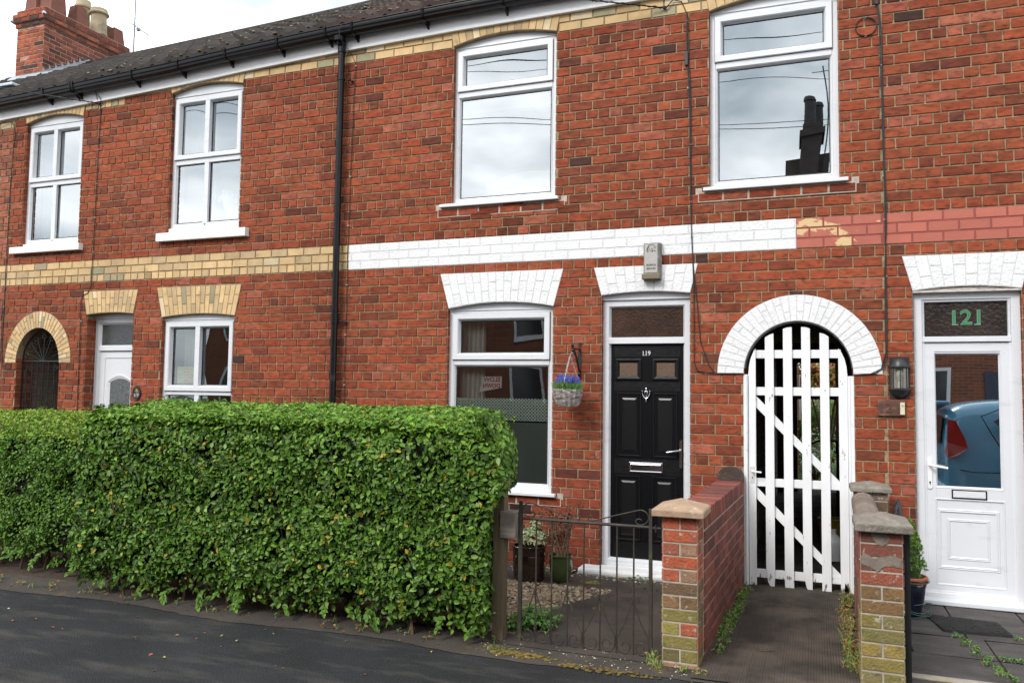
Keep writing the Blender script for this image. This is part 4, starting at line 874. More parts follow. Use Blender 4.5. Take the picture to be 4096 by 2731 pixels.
# ------------------------------------------------------------------ fittings on the wall
ab = thing('alarm_box', 'weathered grey alarm box lettered TECHNICAL SERVICES above the black door', 'alarm box', (2.945, 0, 2.69))
GREYB = pmat('weathered_grey_plastic', (.20, .19, .165), .8, .25, 14, bump=.4, spots=((.42, .40, .36), 14, .52, .66, .6)); PLATE = pmat('alarm_plate', (.40, .385, .36), .6, .12, 20, spots=((.20, .18, .15), 22, .6, .74, .6))
o = MB(); pts = [(-.078, -.155), (.078, -.155), (.078, .165), (-.078, .165)]; i_ = .018
o.add([(x, -.02, z) for x, z in pts] + [(x*.80, -.085, z*.93+(.005)) for x, z in pts] + [(x, 0, z) for x, z in pts], [(4, 5, 6, 7)] + [(i, (i+1) % 4, (i+1) % 4+4, i+4) for i in range(4)] + [(i+8, (i+1) % 4+8, (i+1) % 4, i) for i in range(4)]); o.build('case', GREYB, ab, bevel=.004)
o = MB(); o.box(-.082, .074, -.09, -.0, -.155, -.110); o.build('siren_grille', pmat('alarm_base', (.18, .15, .09), .8, .3, 30, (30, 1, 1)), ab, bevel=.006)
o = MB(); o.box(-.056, .054, -.0885, -.085, -.100, .150); pl = o.build('plate', PLATE, ab)
BLK = pmat('black_ink', (.012, .012, .012), .6)
t1 = text('TECHNICAL', 0, -.035, .0185, -.0895, BLK, pl, width=.088, bold=.02); t2 = text('SERVICES', 0, -.066, .0185, -.0895, BLK, pl, width=.076, bold=.02)
em = MB()
def ink(p, r=.0017): em.tube([(x*.94-.0, -.0895, z) for x, z in p], r, 5)
ink([(-.036, .082), (-.040, .090), (-.036, .112), (-.026, .126), (-.018, .132), (-.022, .142), (-.010, .140), (.004, .144), (.018, .140), (.028, .128), (.042, .120), (.034, .112), (.022, .108)])
ink([(-.018, .132), (-.022, .118), (-.018, .100), (-.004, .088), (.010, .080), (.016, .078)]); ink([(.0, .098), (.006, .108), (.014, .100), (.012, .084)]); ink([(.014, .082), (.024, .090), (.036, .088), (.044, .078)]); ink([(-.034, .084), (-.028, .078)], .003); ink([(-.030, .118), (-.034, .100), (-.028, .088), (-.020, .084)])
em.build('emblem', BLK, pl)
for q in (): pass

la = thing('wall_lantern', 'black half-round wall lantern with clear glass left of the white door', 'lantern', (4.868, 0, 1.70))
LB = pmat('lantern_black', (.022, .022, .024), .38, .15, 6)
o = MB(); A0, A1 = PI, 2*PI
o.lathe([(.001, .168), (.020, .165), (.045, .148), (.062, .122), (.069, .098), (.078, .096), (.080, .085), (.074, .080), (.070, .074)], (0, 0, 0), 20, a0=A0, a1=A1); o.box(-.07, .07, -.006, 0, -.16, .165); o.build('hood', LB, la, smooth=True)
o = MB(); o.lathe([(.068, -.078), (.078, -.082), (.078, -.092), (.070, -.098), (.062, -.118), (.045, -.142), (.018, -.155), (.001, -.158)], (0, 0, 0), 20, a0=A0, a1=A1); o.lathe([(.001, -.08), (.068, -.078)], (0, 0, 0), 20, a0=A0, a1=A1); o.build('base', LB, la, smooth=True)
o = MB()
for a in np.linspace(PI+.05, 2*PI-.05, 5): o.box(.069*math.cos(a)-.003, .069*math.cos(a)+.003, .069*math.sin(a)-.003, .069*math.sin(a)+.003, -.08, .08)
o.build('bars', LB, la)
o = MB(); o.lathe([(.066, -.078), (.066, .078)], (0, 0, 0), 20, a0=A0, a1=A1); o.build('shade', glass('lantern_glass', (.92, .92, .88), .07), la, smooth=True)
o = MB(); o.box(-.064, .064, -.008, -.006, -.078, .078); o.build('back_plate', pmat('lantern_back', (.55, .50, .42), .6), la)
o = MB(); o.lathe([(.013, -.03), (.016, -.01), (.027, .018), (.027, .036), (.016, .055), (.001, .06)], (0, -.034, 0), 14); o.build('bulb', pmat('bulb', (.7, .7, .66), .2, spec=.6), la, smooth=True)
o = MB(); o.tube([(0, -.034, -.076), (0, -.034, -.03)], .015, 12); o.build('bulb_holder', WPL, la)
npq = thing('number_plaque', 'worn brown wooden plaque with number 121 under the lantern', 'number plaque', (4.808, 0, 1.468))
o = MB(); o.box(-.098, .098, -.022, 0, -.062, .062); o.build('board', pmat('worn_varnish', (.11, .045, .030), .55, .35, 9, (1, 1, 5), .4, 40, spots=((.36, .16, .11), 9, .54, .66, .7, (1, 1, 3)), spots2=((.03, .018, .014), 12, .6, .75, .8)), npq, bevel=.002)
text('121', -.018, 0.004, .072, -.0285, pmat('brown_numeral', (.085, .045, .035), .5), npq, 'numeral', width=.130, bold=.012, ext=.003)
o = MB(); o.box(.060, .092, -.034, -.022, -.052, .042); q = o.build('bell_push', pmat('cream_plastic', (.62, .58, .40), .4), npq, bevel=.002); o = MB(); o.lathe([(.001, .0), (.008, .0), (.009, -.002)], (0, 0, 0), 12)
o = MB(); o.tube([(.076, -.034, .018), (.076, -.037, .018)], .008, 12); o.build('button', pmat('grey_button', (.35, .36, .40), .3), q)
ov = thing('number_plaque', 'small oval black number plaque reading 117 beside the white panelled door', 'number plaque', (-2.795, 0, 1.485))
o = MB(); n = 24; o.prism([(.056*math.cos(2*PI*i/n), .074*math.sin(2*PI*i/n)) for i in range(n)], -.012, 0); o.tube([(.052*math.cos(2*PI*i/n), -.013, .070*math.sin(2*PI*i/n)) for i in range(n)], .004, 5, closed=True); o.build('oval_plate', LB, ov)
text('117', 0, -.026, .036, -.0135, NUMW, ov, 'numeral', width=.066, bold=.02)
o = MB()
for x, z, c in ((-.016, .02, (.05, .25, .04)), (.004, .03, (.6, .5, .1)), (.018, .012, (.5, .12, .06)), (.0, .008, (.08, .3, .06)), (-.008, .04, (.08, .2, .05))): o.ball((x, -.013, z), .009, 6, 4, c, (1, .3, 1.3))
o.build('painted_flowers', pmat('enamel', (1, 1, 1), .4, tint=True), ov)

# hanging basket and its bracket
bk = thing('basket_bracket', 'black wrought iron scroll bracket between the lower window and the black door', 'bracket', (2.293, 0, 1.85))
o = MB(); o.box(-.012, .012, -.008, 0, -.165, .150); o.tube([(0, -.01, -.16), (0, -.012, -.175)], .012, 8)
o.tube([(0, -.01, .085), (0, -.20, .085), (0, -.235, .09), (0, -.25, .11), (0, -.235, .13), (0, -.215, .12)], .007, 8); o.tube([(0, -.01, -.12), (.0, -.04, -.08), (0, -.10, .0), (0, -.16, .055), (0, -.20, .085)], .009, 8)
for p in ((0, -.235, .11), (0, -.19, .05), (0, -.10, .0), (0, -.02, -.13), (0, -.22, .07)): o.ball(p, .016, 8, 5)
o.build('iron_bar', BLACKM, bk, smooth=True)
hb = thing('hanging_basket', 'grey wicker hanging basket of blue grape hyacinths hung from the bracket', 'hanging basket', (2.252, -.225, 1.50))
WICK = pmat('grey_wicker', (1, 1, 1), .85, .3, 40, tint=True, bump=.4)
o = MB()
for r in range(15):
    z = -.062 + r*.0098; rr = .070 + .055*math.sqrt(min(1, (r+.5)/15)) ; n = 34
    pts = [((rr+.004*math.sin(k*PI+r*PI+.3*r))*math.cos(2*PI*k/n), (rr+.004*math.sin(k*PI+r*PI))*math.sin(2*PI*k/n), z+.0022*math.sin(k*1.7+r)) for k in range(n)]
    for q in range(0, n, 2):
        k_ = R.uniform(.35, 1.5); A_ = [((rr+(.008 if (t_ == 1) == bool(r % 2) else -.003))*math.cos(2*PI*(q+t_+(r % 2))/n), (rr+(.008 if (t_ == 1) == bool(r % 2) else -.003))*math.sin(2*PI*(q+t_+(r % 2))/n), z+R.uniform(-.002, .002)) for t_ in (0, 1, 2)]
        o.tube(A_, .0050, 5, tuple(c*k_ for c in (.33, .29, .27)))
o.lathe([(.001, -.064), (.066, -.062), (.078, -.04), (.116, .072)], (0, 0, 0), 20, (.10, .09, .08)); o.build('basket', WICK, hb)
o = MB(); o.lathe([(.001, .070), (.112, .066)], (0, 0, 0), 16); o.build('compost', SOIL, hb)
ch_ = MB()
for a in (.4, 2.5, 4.6):
    p0 = Vector((.118*math.cos(a), .118*math.sin(a), .082)); p1 = Vector((.02, 0, .375)); d = (p1-p0); m_ = int(d.length/.018)
    for i in range(m_):
        c = p0 + d*((i+.5)/m_); dn = d.normalized(); sv = dn.cross(Vector((0, 1, 0) if i % 2 else (1, 0, .2))).normalized()
        ch_.tube([c+dn*.011*math.cos(t_)+sv*.0055*math.sin(t_) for t_ in np.linspace(0, 2*PI, 9)[:-1]], .0016, 4, closed=True)
ch_.tube([(.02, 0, .37), (.02, 0, .39), (.035, 0, .402), (.045, 0, .39)], .003, 6); ch_.build('chain', pmat('zinc_chain', (.42, .42, .45), .4, metal=.5), hb)
FLW = pmat('flower_petal', (1, 1, 1), .6, .1, 20, tint=True, trans=.2)
gr = MB(); fw = MB()
for _ in range(260):
    a = R.uniform(0, 2*PI); r = .11*math.sqrt(R.random()); x, y = r*math.cos(a), r*math.sin(a); h = R.uniform(.05, .105); lx, ly = x*.35+R.uniform(-.03, .03), y*.35+R.uniform(-.03, .03)
    w = .0026; g = R.choice([(.07, .19, .03), (.11, .26, .05), (.05, .13, .03), (.16, .30, .08)])
    gr.add([(x-w, y, .065), (x+w, y, .065), (x+lx*.5+w, y+ly*.5, .065+h*.6), (x+lx*.5-w, y+ly*.5, .065+h*.6), (x+lx, y+ly, .065+h)], [(0, 1, 2, 3), (3, 2, 4)], g)
gr.build('grass_leaves', LEAF, hb)
for i in range(15):
    a = i*2.4; r = .10*math.sqrt((i+.5)/15); x, y = r*math.cos(a)*1.1, r*math.sin(a); z = .135+R.uniform(-.01, .02)
    for k in range(34):
        t_ = k/34; b_ = k*2.4; q = .0125*(1-t_*.75); c = R.choice([(.07, .11, .50), (.10, .16, .62), (.05, .07, .36), (.13, .20, .70)])
        fw.ball((x+q*math.cos(b_), y+q*math.sin(b_), z+t_*.058), .0052, 5, 3, c)
fw.build('flowers', FLW, hb)

# ------------------------------------------------------------------ behind the glass
def curtain(x0, x1, z0, z1, y, label, m=CURT, folds=7, amp=.02):
    mb = MB(); n = folds*8
    for i in range(n):
        a, b = i/n, (i+1)/n; f = lambda t_: y+amp*math.sin(t_*folds*2*PI)+amp*.4*math.sin(t_*folds*5.3)
        mb.quad((x0+(x1-x0)*a, f(a), z0), (x0+(x1-x0)*b, f(b), z0), (x0+(x1-x0)*b, f(b), z1), (x0+(x1-x0)*a, f(a), z1))
    tag(mb.build('curtain', m, smooth=True), label, 'curtain')
curtain(1.04, 1.30, .7, 2.3, .20, 'cream curtain drawn back at the left of the lower window beside the hanging basket', folds=5)
curtain(-2.36, -2.18, 1.3, 2.3, .22, 'beige curtain at the left of the lower window with the yellow note', folds=4)
curtain(-2.45, -1.53, .8, 1.40, .20, 'white net curtain low in the window just above the hedge', NET, folds=12, amp=.008)
curtain(-2.42, -2.02, 3.3, 4.8, .24, 'white sheer curtain behind the left panes of the upper window with the toy unicorn', NET, folds=7, amp=.015)
curtain(-4.68, -4.34, 3.25, 4.7, .24, 'white sheer curtain in the upper window farthest left', NET, folds=6, amp=.015)
curtain(1.02, 2.02, 4.30, 4.86, .26, 'pale roller blind edge at the top of the upper window over the black-door house', NET, folds=2, amp=.002)
mb = MB(); mb.prism([(-.50, 0), (.50, 0)] + [(x, .30+.12*math.cos(x*3.0)) for x in np.linspace(.50, -.50, 16)], 0, .04)
o = mb.build('headboard', pmat('cream_wood', (.62, .56, .44), .5), loc=(1.55, .75, 3.40)); tag(o, 'cream curved headboard seen through the bottom of the middle upper window', 'headboard')
mb = MB(); mb.box(-.5, .5, -.15, .15, -.7, 0); o = mb.build('bed_base', pmat('bed_linen', (.55, .50, .42), .8), o); 
mb = MB()
PL = pmat('pale_plush', (1, 1, 1), .8, .05, 9, tint=True)
u = thing('toy_unicorn', 'pale pink toy unicorn with a blue mane standing in the upper window', 'toy', (-1.78, .17, 3.36))
mb.tube([(.10, 0, .02), (.07, 0, .12), (.01, 0, .20), (-.03, 0, .27), (-.05, 0, .31)], [.085, .08, .062, .048, .045], 12, (.80, .66, .70)); mb.tube([(-.03, 0, .30), (-.08, -.0, .285), (-.125, 0, .262)], [.048, .040, .026], 12, (.80, .66, .70))
mb.ball((.13, .0, .03), .11, 12, 8, (.80, .68, .72), (1, .6, 1)); mb.ball((-.12, 0, .262), .028, 8, 6, (.84, .74, .76)); mb.tube([(-.05, -.02, .34), (-.045, -.025, .375)], [.014, .004], 6, (.80, .66, .70))
mb.build('body', PL, u, smooth=True); mb = MB(); mb.tube([(-.075, 0, .33), (-.085, 0, .385)], [.010, .002], 8, (.85, .85, .88)); mb.build('horn', PL, u)
mb = MB()
for i in range(60):
    t_ = R.random(); p0 = Vector((-.055+.13*t_, R.uniform(-.03, .02), .35-.16*t_)); d = Vector((R.uniform(.03, .10), R.uniform(-.03, .02), R.uniform(-.02, .06)))
    mb.tube([p0, p0+d*.6+Vector((0, 0, .01)), p0+d], [.006, .005, .001], 4, R.choice([(.45, .75, .82), (.60, .82, .86), (.8, .8, .85)]))
mb.build('mane', PL, u)
mb = MB(); mb.ball((-.093, -.036, .295), .005, 6, 4, (.1, .2, .3)); mb.build('eye', PL, u)
for i, (x, h_, lb) in enumerate(((-2.18, .10, 'slim white bottle on the sill of the upper window left of the unicorn'), (-2.30, .05, 'low white ornament on the sill near the left edge of the unicorn window'))):
    mb = MB(); mb.lathe([(.016, 0), (.017, h_*.6), (.007, h_*.68), (.007, h_*.95), (.001, h_)], (0, 0, 0), 12); o = mb.build('bottle' if i == 0 else 'ornament', PL, loc=(x, .15, 3.365), smooth=True); tag(o, lb, 'bottle' if i == 0 else 'ornament')
mb = MB()
for i, x in enumerate(np.linspace(-.28, .42, 9)):
    if i == 4: continue
    h_ = (.05, .09, .06, .08, .04, .05, .07, .06, .05)[i]; mb.lathe([(.02, 0), (.026, h_*.35), (.012, h_*.7), (.001, h_)], (x, 0, 0), 8, (.78, .80, .80))
o = mb.build('ornament_row', PL, loc=(-4.32, .16, 3.30), smooth=True); tag(o, 'row of small white ornaments along the sill of the upper window farthest left', 'ornaments', kind='stuff')
note = MB(); note.quad((-.13, 0, -.10), (.13, 0, -.10), (.13, 0, .10), (-.13, 0, .10), (.70, .66, .30)); note.quad((-.05, -.001, -.095), (.06, -.001, -.095), (.02, -.001, .09), (-.01, -.001, .09), (.78, .60, .40)); note.quad((-.11, -.0005, -.09), (-.04, -.0005, -.09), (-.02, -.0005, .0), (-.10, -.0005, .02), (.62, .74, .55))
nt_ = note.build('paper_note', pmat('note_paper', (1, 1, 1), .8, tint=True), loc=(-2.212, .105, 1.682)); tag(nt_, 'handwritten yellow paper note stuck inside the lower window above the hedge', 'note')
PEN = pmat('pencil', (.16, .15, .13), .8)
for i, s_ in enumerate(('Be strong now', 'because', 'things will get better.', 'It might be stormy now', 'but', "it can't rain forever.")): text(s_, -.0, .072-i*.030, .014, -.002, PEN, nt_, 'handwriting', width=.0105*len(s_)+.01)
sg = MB(); sg.add([(-.115, 0, -.078), (.115, 0, -.035), (.115, 0, .07), (-.07, 0, .07)], [(0, 1, 2, 3)])  # reflection of a street sign, drawn as a sheet behind the pane
so_ = sg.build('sign_reflection', pmat('reflected_sign_white', (.62, .60, .60), .7, .05), loc=(1.385, .125, 1.625)); tag(so_, 'mirrored red SLOW DOWN sign, a reflection drawn as a sheet behind the lower window glass', 'sign')
REDI = pmat('red_ink', (.42, .04, .035), .6)
text('SLOW', .015, .042, .046, -.002, REDI, so_, 'red_lettering', width=.17, mirror=True, bold=.03); text('DOWN', .012, -.016, .042, -.002, REDI, so_, 'red_lettering', width=.17, mirror=True, bold=.03)

# ------------------------------------------------------------------ white arched gate in the passage mouth
wg = thing('arched_gate', 'white painted open-slat wooden gate under the white brick arch, paint worn off at the foot', 'gate', (0, 0, 0))
GY = .05
f = MB()
f.prism([(3.698, -.01), (3.733, -.01), (3.733, 1.722), (3.698, 1.722)], GY-.045, GY+.06); f.box(3.712, 3.726, GY-.055, GY-.045, -.01, 1.722); f.build('gate_post', WPAINT, wg, bevel=.003); f = MB()
f.prism([(4.497, -.01), (4.543, -.01), (4.543, 1.712), (4.497, 1.712)], GY-.045, GY+.06); f.box(4.508, 4.515, GY-.052, GY-.045, -.01, 1.71)
f.build('gate_post', WPAINT, wg, bevel=.003)
def slat(poly, y0=GY-.022, y1=GY): 
    o = MB(); o.prism(poly, y0, y1); o.build('slat', WPAINT, wg, bevel=.002)
slat([(3.738, .0), (3.794, .0), (3.794, 1.938), (3.772, 1.90), (3.753, 1.85), (3.741, 1.79), (3.736, 1.72)], GY-.026, GY+.02)
slat([(4.430, .02), (4.452, .0), (4.462, .09), (4.494, .03), (4.496, 1.72), (4.490, 1.79), (4.476, 1.85), (4.455, 1.90), (4.430, 1.936)], GY-.026, GY+.02)
slat([(3.876, .10), (3.880, .05), (3.905, -.005), (3.932, -.005), (3.937, .1), (3.937, 2.062), (3.905, 2.052), (3.868, 2.030), (3.868, .16)])
slat([(4.012, .0), (4.040, -.008), (4.082, .0), (4.080, 2.112), (4.045, 2.110), (4.010, 2.098)])
slat([(4.153, .14), (4.160, .10), (4.175, .03), (4.19, -.005), (4.221, -.005), (4.219, 2.098), (4.185, 2.110), (4.151, 2.112)])
slat([(4.293, -.008), (4.330, -.014), (4.362, -.005), (4.360, 2.030), (4.328, 2.052), (4.291, 2.062)])
for za, zb in ((1.858, 1.926), (1.552, 1.620), (.806, .872), (.070, .136)):
    o = MB(); o.box(3.775, 4.45, GY+.002, GY+.03, za, zb); o.build('rail', WPAINT, wg, bevel=.002)
for (xa, za, xb, zb) in ((3.794, 1.500, 4.430, .845), (3.794, .755, 4.430, .115)):
    o = MB(); w = .048; o.prism([(xa, za-w), (xb, zb-w), (xb, zb+w*.6), (xa, za+w*1.0)], GY+.003, GY+.028); o.build('brace', WPAINT, wg, bevel=.002)
o = MB(); o.box(3.748, 3.782, GY-.030, GY-.026, .835, .968); q = o.build('latch_plate', pmat('rusty_plate', (.60, .58, .54), .5, .2, 14, spots=((.15, .06, .03), 50, .62, .7, .8)), wg)
o = MB(); o.tube([(3.765, GY-.03, .932), (3.765, GY-.06, .932), (3.777, GY-.066, .930), (3.838, GY-.066, .925)], .007, 8); o.build('latch_handle', WPL, q, smooth=True)
o = MB(); o.box(3.762, 3.768, GY-.0315, GY-.029, .868, .885); o.build('keyhole', DARK, q)

# iron gate inside the left passage
def scroll(cx, cz, r, turns=1.4, a0=0, sgn=1, y=0, n=26):
    return [(cx+sgn*r*(1-.75*i/n)*math.cos(a0+turns*2*PI*i/n), y, cz+r*(1-.75*i/n)*math.sin(a0+turns*2*PI*i/n)) for i in range(n+1)]
ig = thing('iron_gate', 'dark wrought iron arched gate with scrolls inside the buff brick arch', 'gate', (-4.35, .085, 0))
o = MB(); top = [(.345*math.cos(a), 0, 1.84+.36*math.sin(a)) for a in np.linspace(PI, 0, 24)]; o.tube(top, .009, 6); o.tube([(-.345, 0, 0), (-.345, 0, 1.84)], .011, 6); o.tube([(.345, 0, 0), (.345, 0, 1.84)], .011, 6); o.tube([(-.345, 0, 1.84), (.345, 0, 1.84)], .011, 6); o.tube([(-.345, 0, .25), (.345, 0, .25)], .011, 6); o.build('frame', BLACKM, ig)
o = MB()
for x in np.linspace(-.27, .27, 7): o.tube([(x, 0, .05), (x, 0, 1.84)], .006, 6)
for a in np.linspace(.35, PI-.35, 7): o.tube([(.0, 0, 1.84), (.27*math.cos(a), 0, 1.84+.28*math.sin(a))], .005, 5)
o.build('bars', BLACKM, ig)
o = MB()
for a in np.linspace(.25, PI-.25, 7): o.tube(scroll(.29*math.cos(a), 1.84+.30*math.sin(a), .042, a0=a), .004, 5)
for x in (-.27, -.2, .2, .27): o.tube(scroll(x, 1.76, .038, sgn=1 if x > 0 else -1), .004, 5); o.tube(scroll(x, 1.15, .038, sgn=1 if x > 0 else -1), .004, 5)
for s_ in (-1, 1): o.tube([(s_*.30, 0, 1.72), (s_*.235, 0, 1.2)], .004, 5); o.tube([(s_*.17, 0, 1.72), (s_*.235, 0, 1.2)], .004, 5)
o.build('scrollwork', BLACKM, ig)
MESHM = bpy.data.materials.new('chicken_wire'); MESHM.use_nodes = True; t = MESHM.node_tree; p = t.nodes['Principled BSDF']; p.inputs['Base Color'].default_value = (.030, .022, .016, 1); p.inputs['Roughness'].default_value = .6
o = MB(); hx_ = .030
for i in range(13):
    for j in range(44):
        cx_ = -.33+i*.052+(.026 if j % 2 else 0); cz_ = .3+j*.043
        if cx_ > .33 or (cz_ > 1.84 and (cx_/.34)**2+((cz_-1.84)/.36)**2 > .9): continue
        a_ = [(cx_+.026*math.sin(k*PI/3), .012, cz_+.028*math.cos(k*PI/3)) for k in range(3)] ; o.tube(a_, .0012, 3, cap=False); o.tube([(cx_, .012, cz_+.028), (cx_-.026, .012, cz_+.014)], .0012, 3, cap=False)
o.build('wire_netting', MESHM, ig)

# ------------------------------------------------------------------ garden walls with piers
def pbr(z):   # pier bricks with a green film low down
    u = R.random()
    if z < .42 and u < .78: c = R.choice([(.20, .165, .045), (.24, .20, .05), (.16, .13, .05), (.20, .11, .05)])
    elif z < .50 and u < .6: c = (.16, .095, .05)
    else: c = R.choice([(.42, .095, .040), (.32, .075, .035), (.46, .15, .075), (.30, .17, .10), (.26, .08, .045)])
    k = R.uniform(.85, 1.2); return (c[0]*k, c[1]*k, c[2]*k)
def pbr2(z):
    u = R.random()
    if z < .38: c = R.choice([(.24, .185, .05), (.20, .17, .055), (.27, .19, .05), (.18, .15, .06)])
    elif z < .52: c = (.20, .115, .045)
    else: c = R.choice([(.21, .065, .045), (.17, .06, .042), (.25, .07, .04)])
    k = R.uniform(.88, 1.15); return (c[0]*k, c[1]*k, c[2]*k)
def wbr(z):
    c = R.choice([(.17, .055, .04), (.21, .065, .045), (.14, .05, .04), (.24, .075, .05)]); k = R.uniform(.8, 1.15); return (c[0]*k, c[1]*k, c[2]*k)
PIERB = pmat('pier_brick', (1, 1, 1), .9, .22, 14, bump=1.0, bscale=70, bdist=.008, tint=True, spots=((.46, .44, .38), 30, .60, .68, .75), spots2=((.06, .05, .035), 14, .50, .72, .75))
WALLB = pmat('garden_wall_brick', (1, 1, 1), .9, .22, 12, bump=.8, bscale=60, bdist=.006, tint=True, spots=((.055, .028, .022), 9, .50, .74, .75, (1, 1, .5)), spots2=((.34, .26, .22), 28, .66, .74, .6))
def shear(o, k, y0=-2.2):
    for v in o.data.vertices: v.co.x += k*(v.co.y-y0)
def cap(parent, x0, x1, y0, y1, z, m, rise=.055, th=.038):
    o = MB(); cx, cy = (x0+x1)/2, (y0+y1)/2; e = .012
    o.add([(x0, y0, z), (x1, y0, z), (x1, y1, z), (x0, y1, z), (x0, y0, z+th), (x1, y0, z+th), (x1, y1, z+th), (x0, y1, z+th),
           (x0+e, y0+e, z+th+.008), (x1-e, y0+e, z+th+.008), (x1-e, y1-e, z+th+.008), (x0+e, y1-e, z+th+.008), (cx, cy, z+th+rise)],
          [(0, 1, 5, 4), (1, 2, 6, 5), (2, 3, 7, 6), (3, 0, 4, 7), (3, 2, 1, 0), (4, 5, 9, 8), (5, 6, 10, 9), (6, 7, 11, 10), (7, 4, 8, 11), (8, 9, 12), (9, 10, 12), (10, 11, 12), (11, 8, 12)])
    return o.build('pier_cap', m, parent, bevel=.006)
gw = thing('garden_wall', 'red brick garden wall with a mossy pier under a pinkish sandstone cap, left of the passage path', 'garden wall', (0, 0, 0))
o = MB(); m_ = MB(); x0, x1, y0, y1 = 3.418, 3.620, -2.2, -1.975
m_.box(x0+.003, x1-.003, y0+.003, y1, -.1, .85); face3(o, (x0, y0+.003, -.045), (1, 0, 0), (0, -1, 0), x1-x0, .895, .0745, .202, pbr, .006); face3(o, (x1-.003, y0, -.045), (0, 1, 0), (1, 0, 0), .225, .895, .0745, .225, pbr, .006); face3(o, (x0+.003, y1, -.045), (0, -1, 0), (-1, 0, 0), .225, .895, .0745, .225, pbr, .006)
p_ = o.build('pier', PIERB, gw); m_.build('pier_mortar', MORTL, p_); cap(gw, 3.365, 3.662, -2.255, -1.925, .85, SANDCAP)
o = MB(); m_ = MB(); m_.box(x0+.012, x1-.004, -1.99, -.0, -.1, .845); face3(o, (x1-.004, -1.98, -.05), (0, 1, 0), (1, 0, 0), 1.975, .79, .079, .222, wbr, .006, hdr=0, off=.05); face3(o, (x0+.012, -.01, -.05), (0, -1, 0), (-1, 0, 0), 1.96, .79, .079, .222, wbr, .006)
y = -1.975   # brick-on-edge coping
while y < -.01:
    yb = min(y+.075, -.003); c = wbr(1); dz = R.uniform(-.003, .004); k = R.uniform(.8, 1.2)
    o.add([(x0+.004, y+.004, .75), (x1+.002, y+.004, .75), (x1+.002, yb-.004, .75), (x0+.004, yb-.004, .75), (x0+.006, y+.005, .855+dz), (x1-.002, y+.005, .855+dz+R.uniform(-.006, .002)), (x1-.002, yb-.005, .855+dz), (x0+.006, yb-.005, .855+dz)], [(0, 1, 5, 4), (1, 2, 6, 5), (2, 3, 7, 6), (3, 0, 4, 7), (4, 5, 6, 7)], (c[0]*k*1.1, c[1]*k, c[2]*k)); y = yb
q = o.build('wall_brick', WALLB, gw); r_ = m_.build('wall_core', MORTL, gw)
for w_ in (q, r_): shear(w_, .036)
o = MB(); o.prism([(3.50, .86), (3.70, .86), (3.70, .90), (3.682, .935), (3.65, .958), (3.60, .966), (3.55, .958), (3.518, .935), (3.50, .90)], -.115, -.01); o.build('half_round_end', pmat('dark_coping', (.06, .04, .033), .95, .3, 14, bump=1., bscale=60, bdist=.008, spots=((.2, .17, .13), 30, .6, .7, .5)), gw)
gw2 = thing('garden_wall', 'brick garden wall with a greenish pier patched with cement under a grey stone cap, right of the passage path', 'garden wall', (0, 0, 0))
o = MB(); m_ = MB(); x0, x1, y0, y1 = 4.470, 4.682, -2.15, -1.925
m_.box(x0+.003, x1-.003, y0+.003, y1, -.1, .845); face3(o, (x0, y0+.003, -.05), (1, 0, 0), (0, -1, 0), x1-x0, .895, .0745, .212, pbr2, .006); face3(o, (x1-.003, y0, -.05), (0, 1, 0), (1, 0, 0), .225, .895, .0745, .225, pbr2, .006); face3(o, (x0+.003, y1, -.05), (0, -1, 0), (-1, 0, 0), .225, .895, .0745, .225, pbr2, .006)
p_ = o.build('pier', PIERB, gw2); m_.build('pier_mortar', MORTL, p_); cap(gw2, 4.445, 4.728, -2.205, -1.875, .835, GREYCAP, .05, .042)
def blob(poly, n=5):
    out = []
    for (a, b) in zip(poly, poly[1:]+poly[:1]):
        for i in range(n): t_ = i/n; out.append((a[0]+(b[0]-a[0])*t_+R.uniform(-.007, .007), a[1]+(b[1]-a[1])*t_+R.uniform(-.006, .006)))
    return out
o = MB(); o.prism(blob([(4.477, .655), (4.520, .640), (4.560, .625), (4.60, .655), (4.675, .655), (4.676, .700), (4.62, .715), (4.55, .692), (4.478, .722)]), -2.156, -2.14)
o.prism(blob([(4.535, .80), (4.56, .76), (4.60, .765), (4.612, .80), (4.60, .832), (4.53, .832)]), -2.155, -2.14); o.build('cement_patch', pmat('dirty_render', (.20, .165, .13), .95, .3, 12, bump=.8, bscale=60, bdist=.005, spots=((.10, .07, .05), 22, .52, .7, .6)), p_)
o = MB(); m_ = MB(); m_.box(4.480, 4.600, -1.93, -.40, -.1, .78); face3(o, (4.482, -.42, -.05), (0, -1, 0), (-1, 0, 0), 1.5, .82, .0745, .222, wbr, .006); face3(o, (4.598, -1.92, -.05), (0, 1, 0), (1, 0, 0), 1.5, .82, .0745, .222, wbr, .006)
q = o.build('wall_brick', WALLB, gw2); r_ = m_.build('wall_core', MORTL, gw2)
o = MB(); y = -1.93
while y < -.42:
    yb = min(y+.225, -.40); dz = R.uniform(-.004, .004); k = R.uniform(.85, 1.15)
    pr = [(4.462, .765), (4.462, .80), (4.475, .830), (4.510, .852), (4.545, .857), (4.585, .842), (4.612, .815), (4.618, .765)]
    n = len(pr); o.add([(x, y+.003, z+dz) for x, z in pr]+[(x, yb-.003, z+dz) for x, z in pr], [(i, i+1, i+1+n, i+n) for i in range(n-1)]+[tuple(range(n-1, -1, -1)), tuple(range(n, 2*n))], (.20*k, .155*k, .125*k)); y = yb
r2 = o.build('coping', pmat('coping_brick', (1, 1, 1), .9, .25, 12, bump=.8, bscale=50, bdist=.006, tint=True, spots=((.06, .05, .04), 12, .52, .7, .7)), gw2)
for w_ in (q, r_, r2): shear(w_, .020, -2.15)
o = MB(); m_ = MB(); x0, x1, y0, y1 = 4.520, 4.742, -.40, -.17
m_.box(x0+.003, x1-.003, y0+.003, y1, -.1, .855); pd = lambda z: tuple(c*R.uniform(.8, 1.2) for c in ((.20, .12, .09) if z > .76 else (.10, .065, .05)))
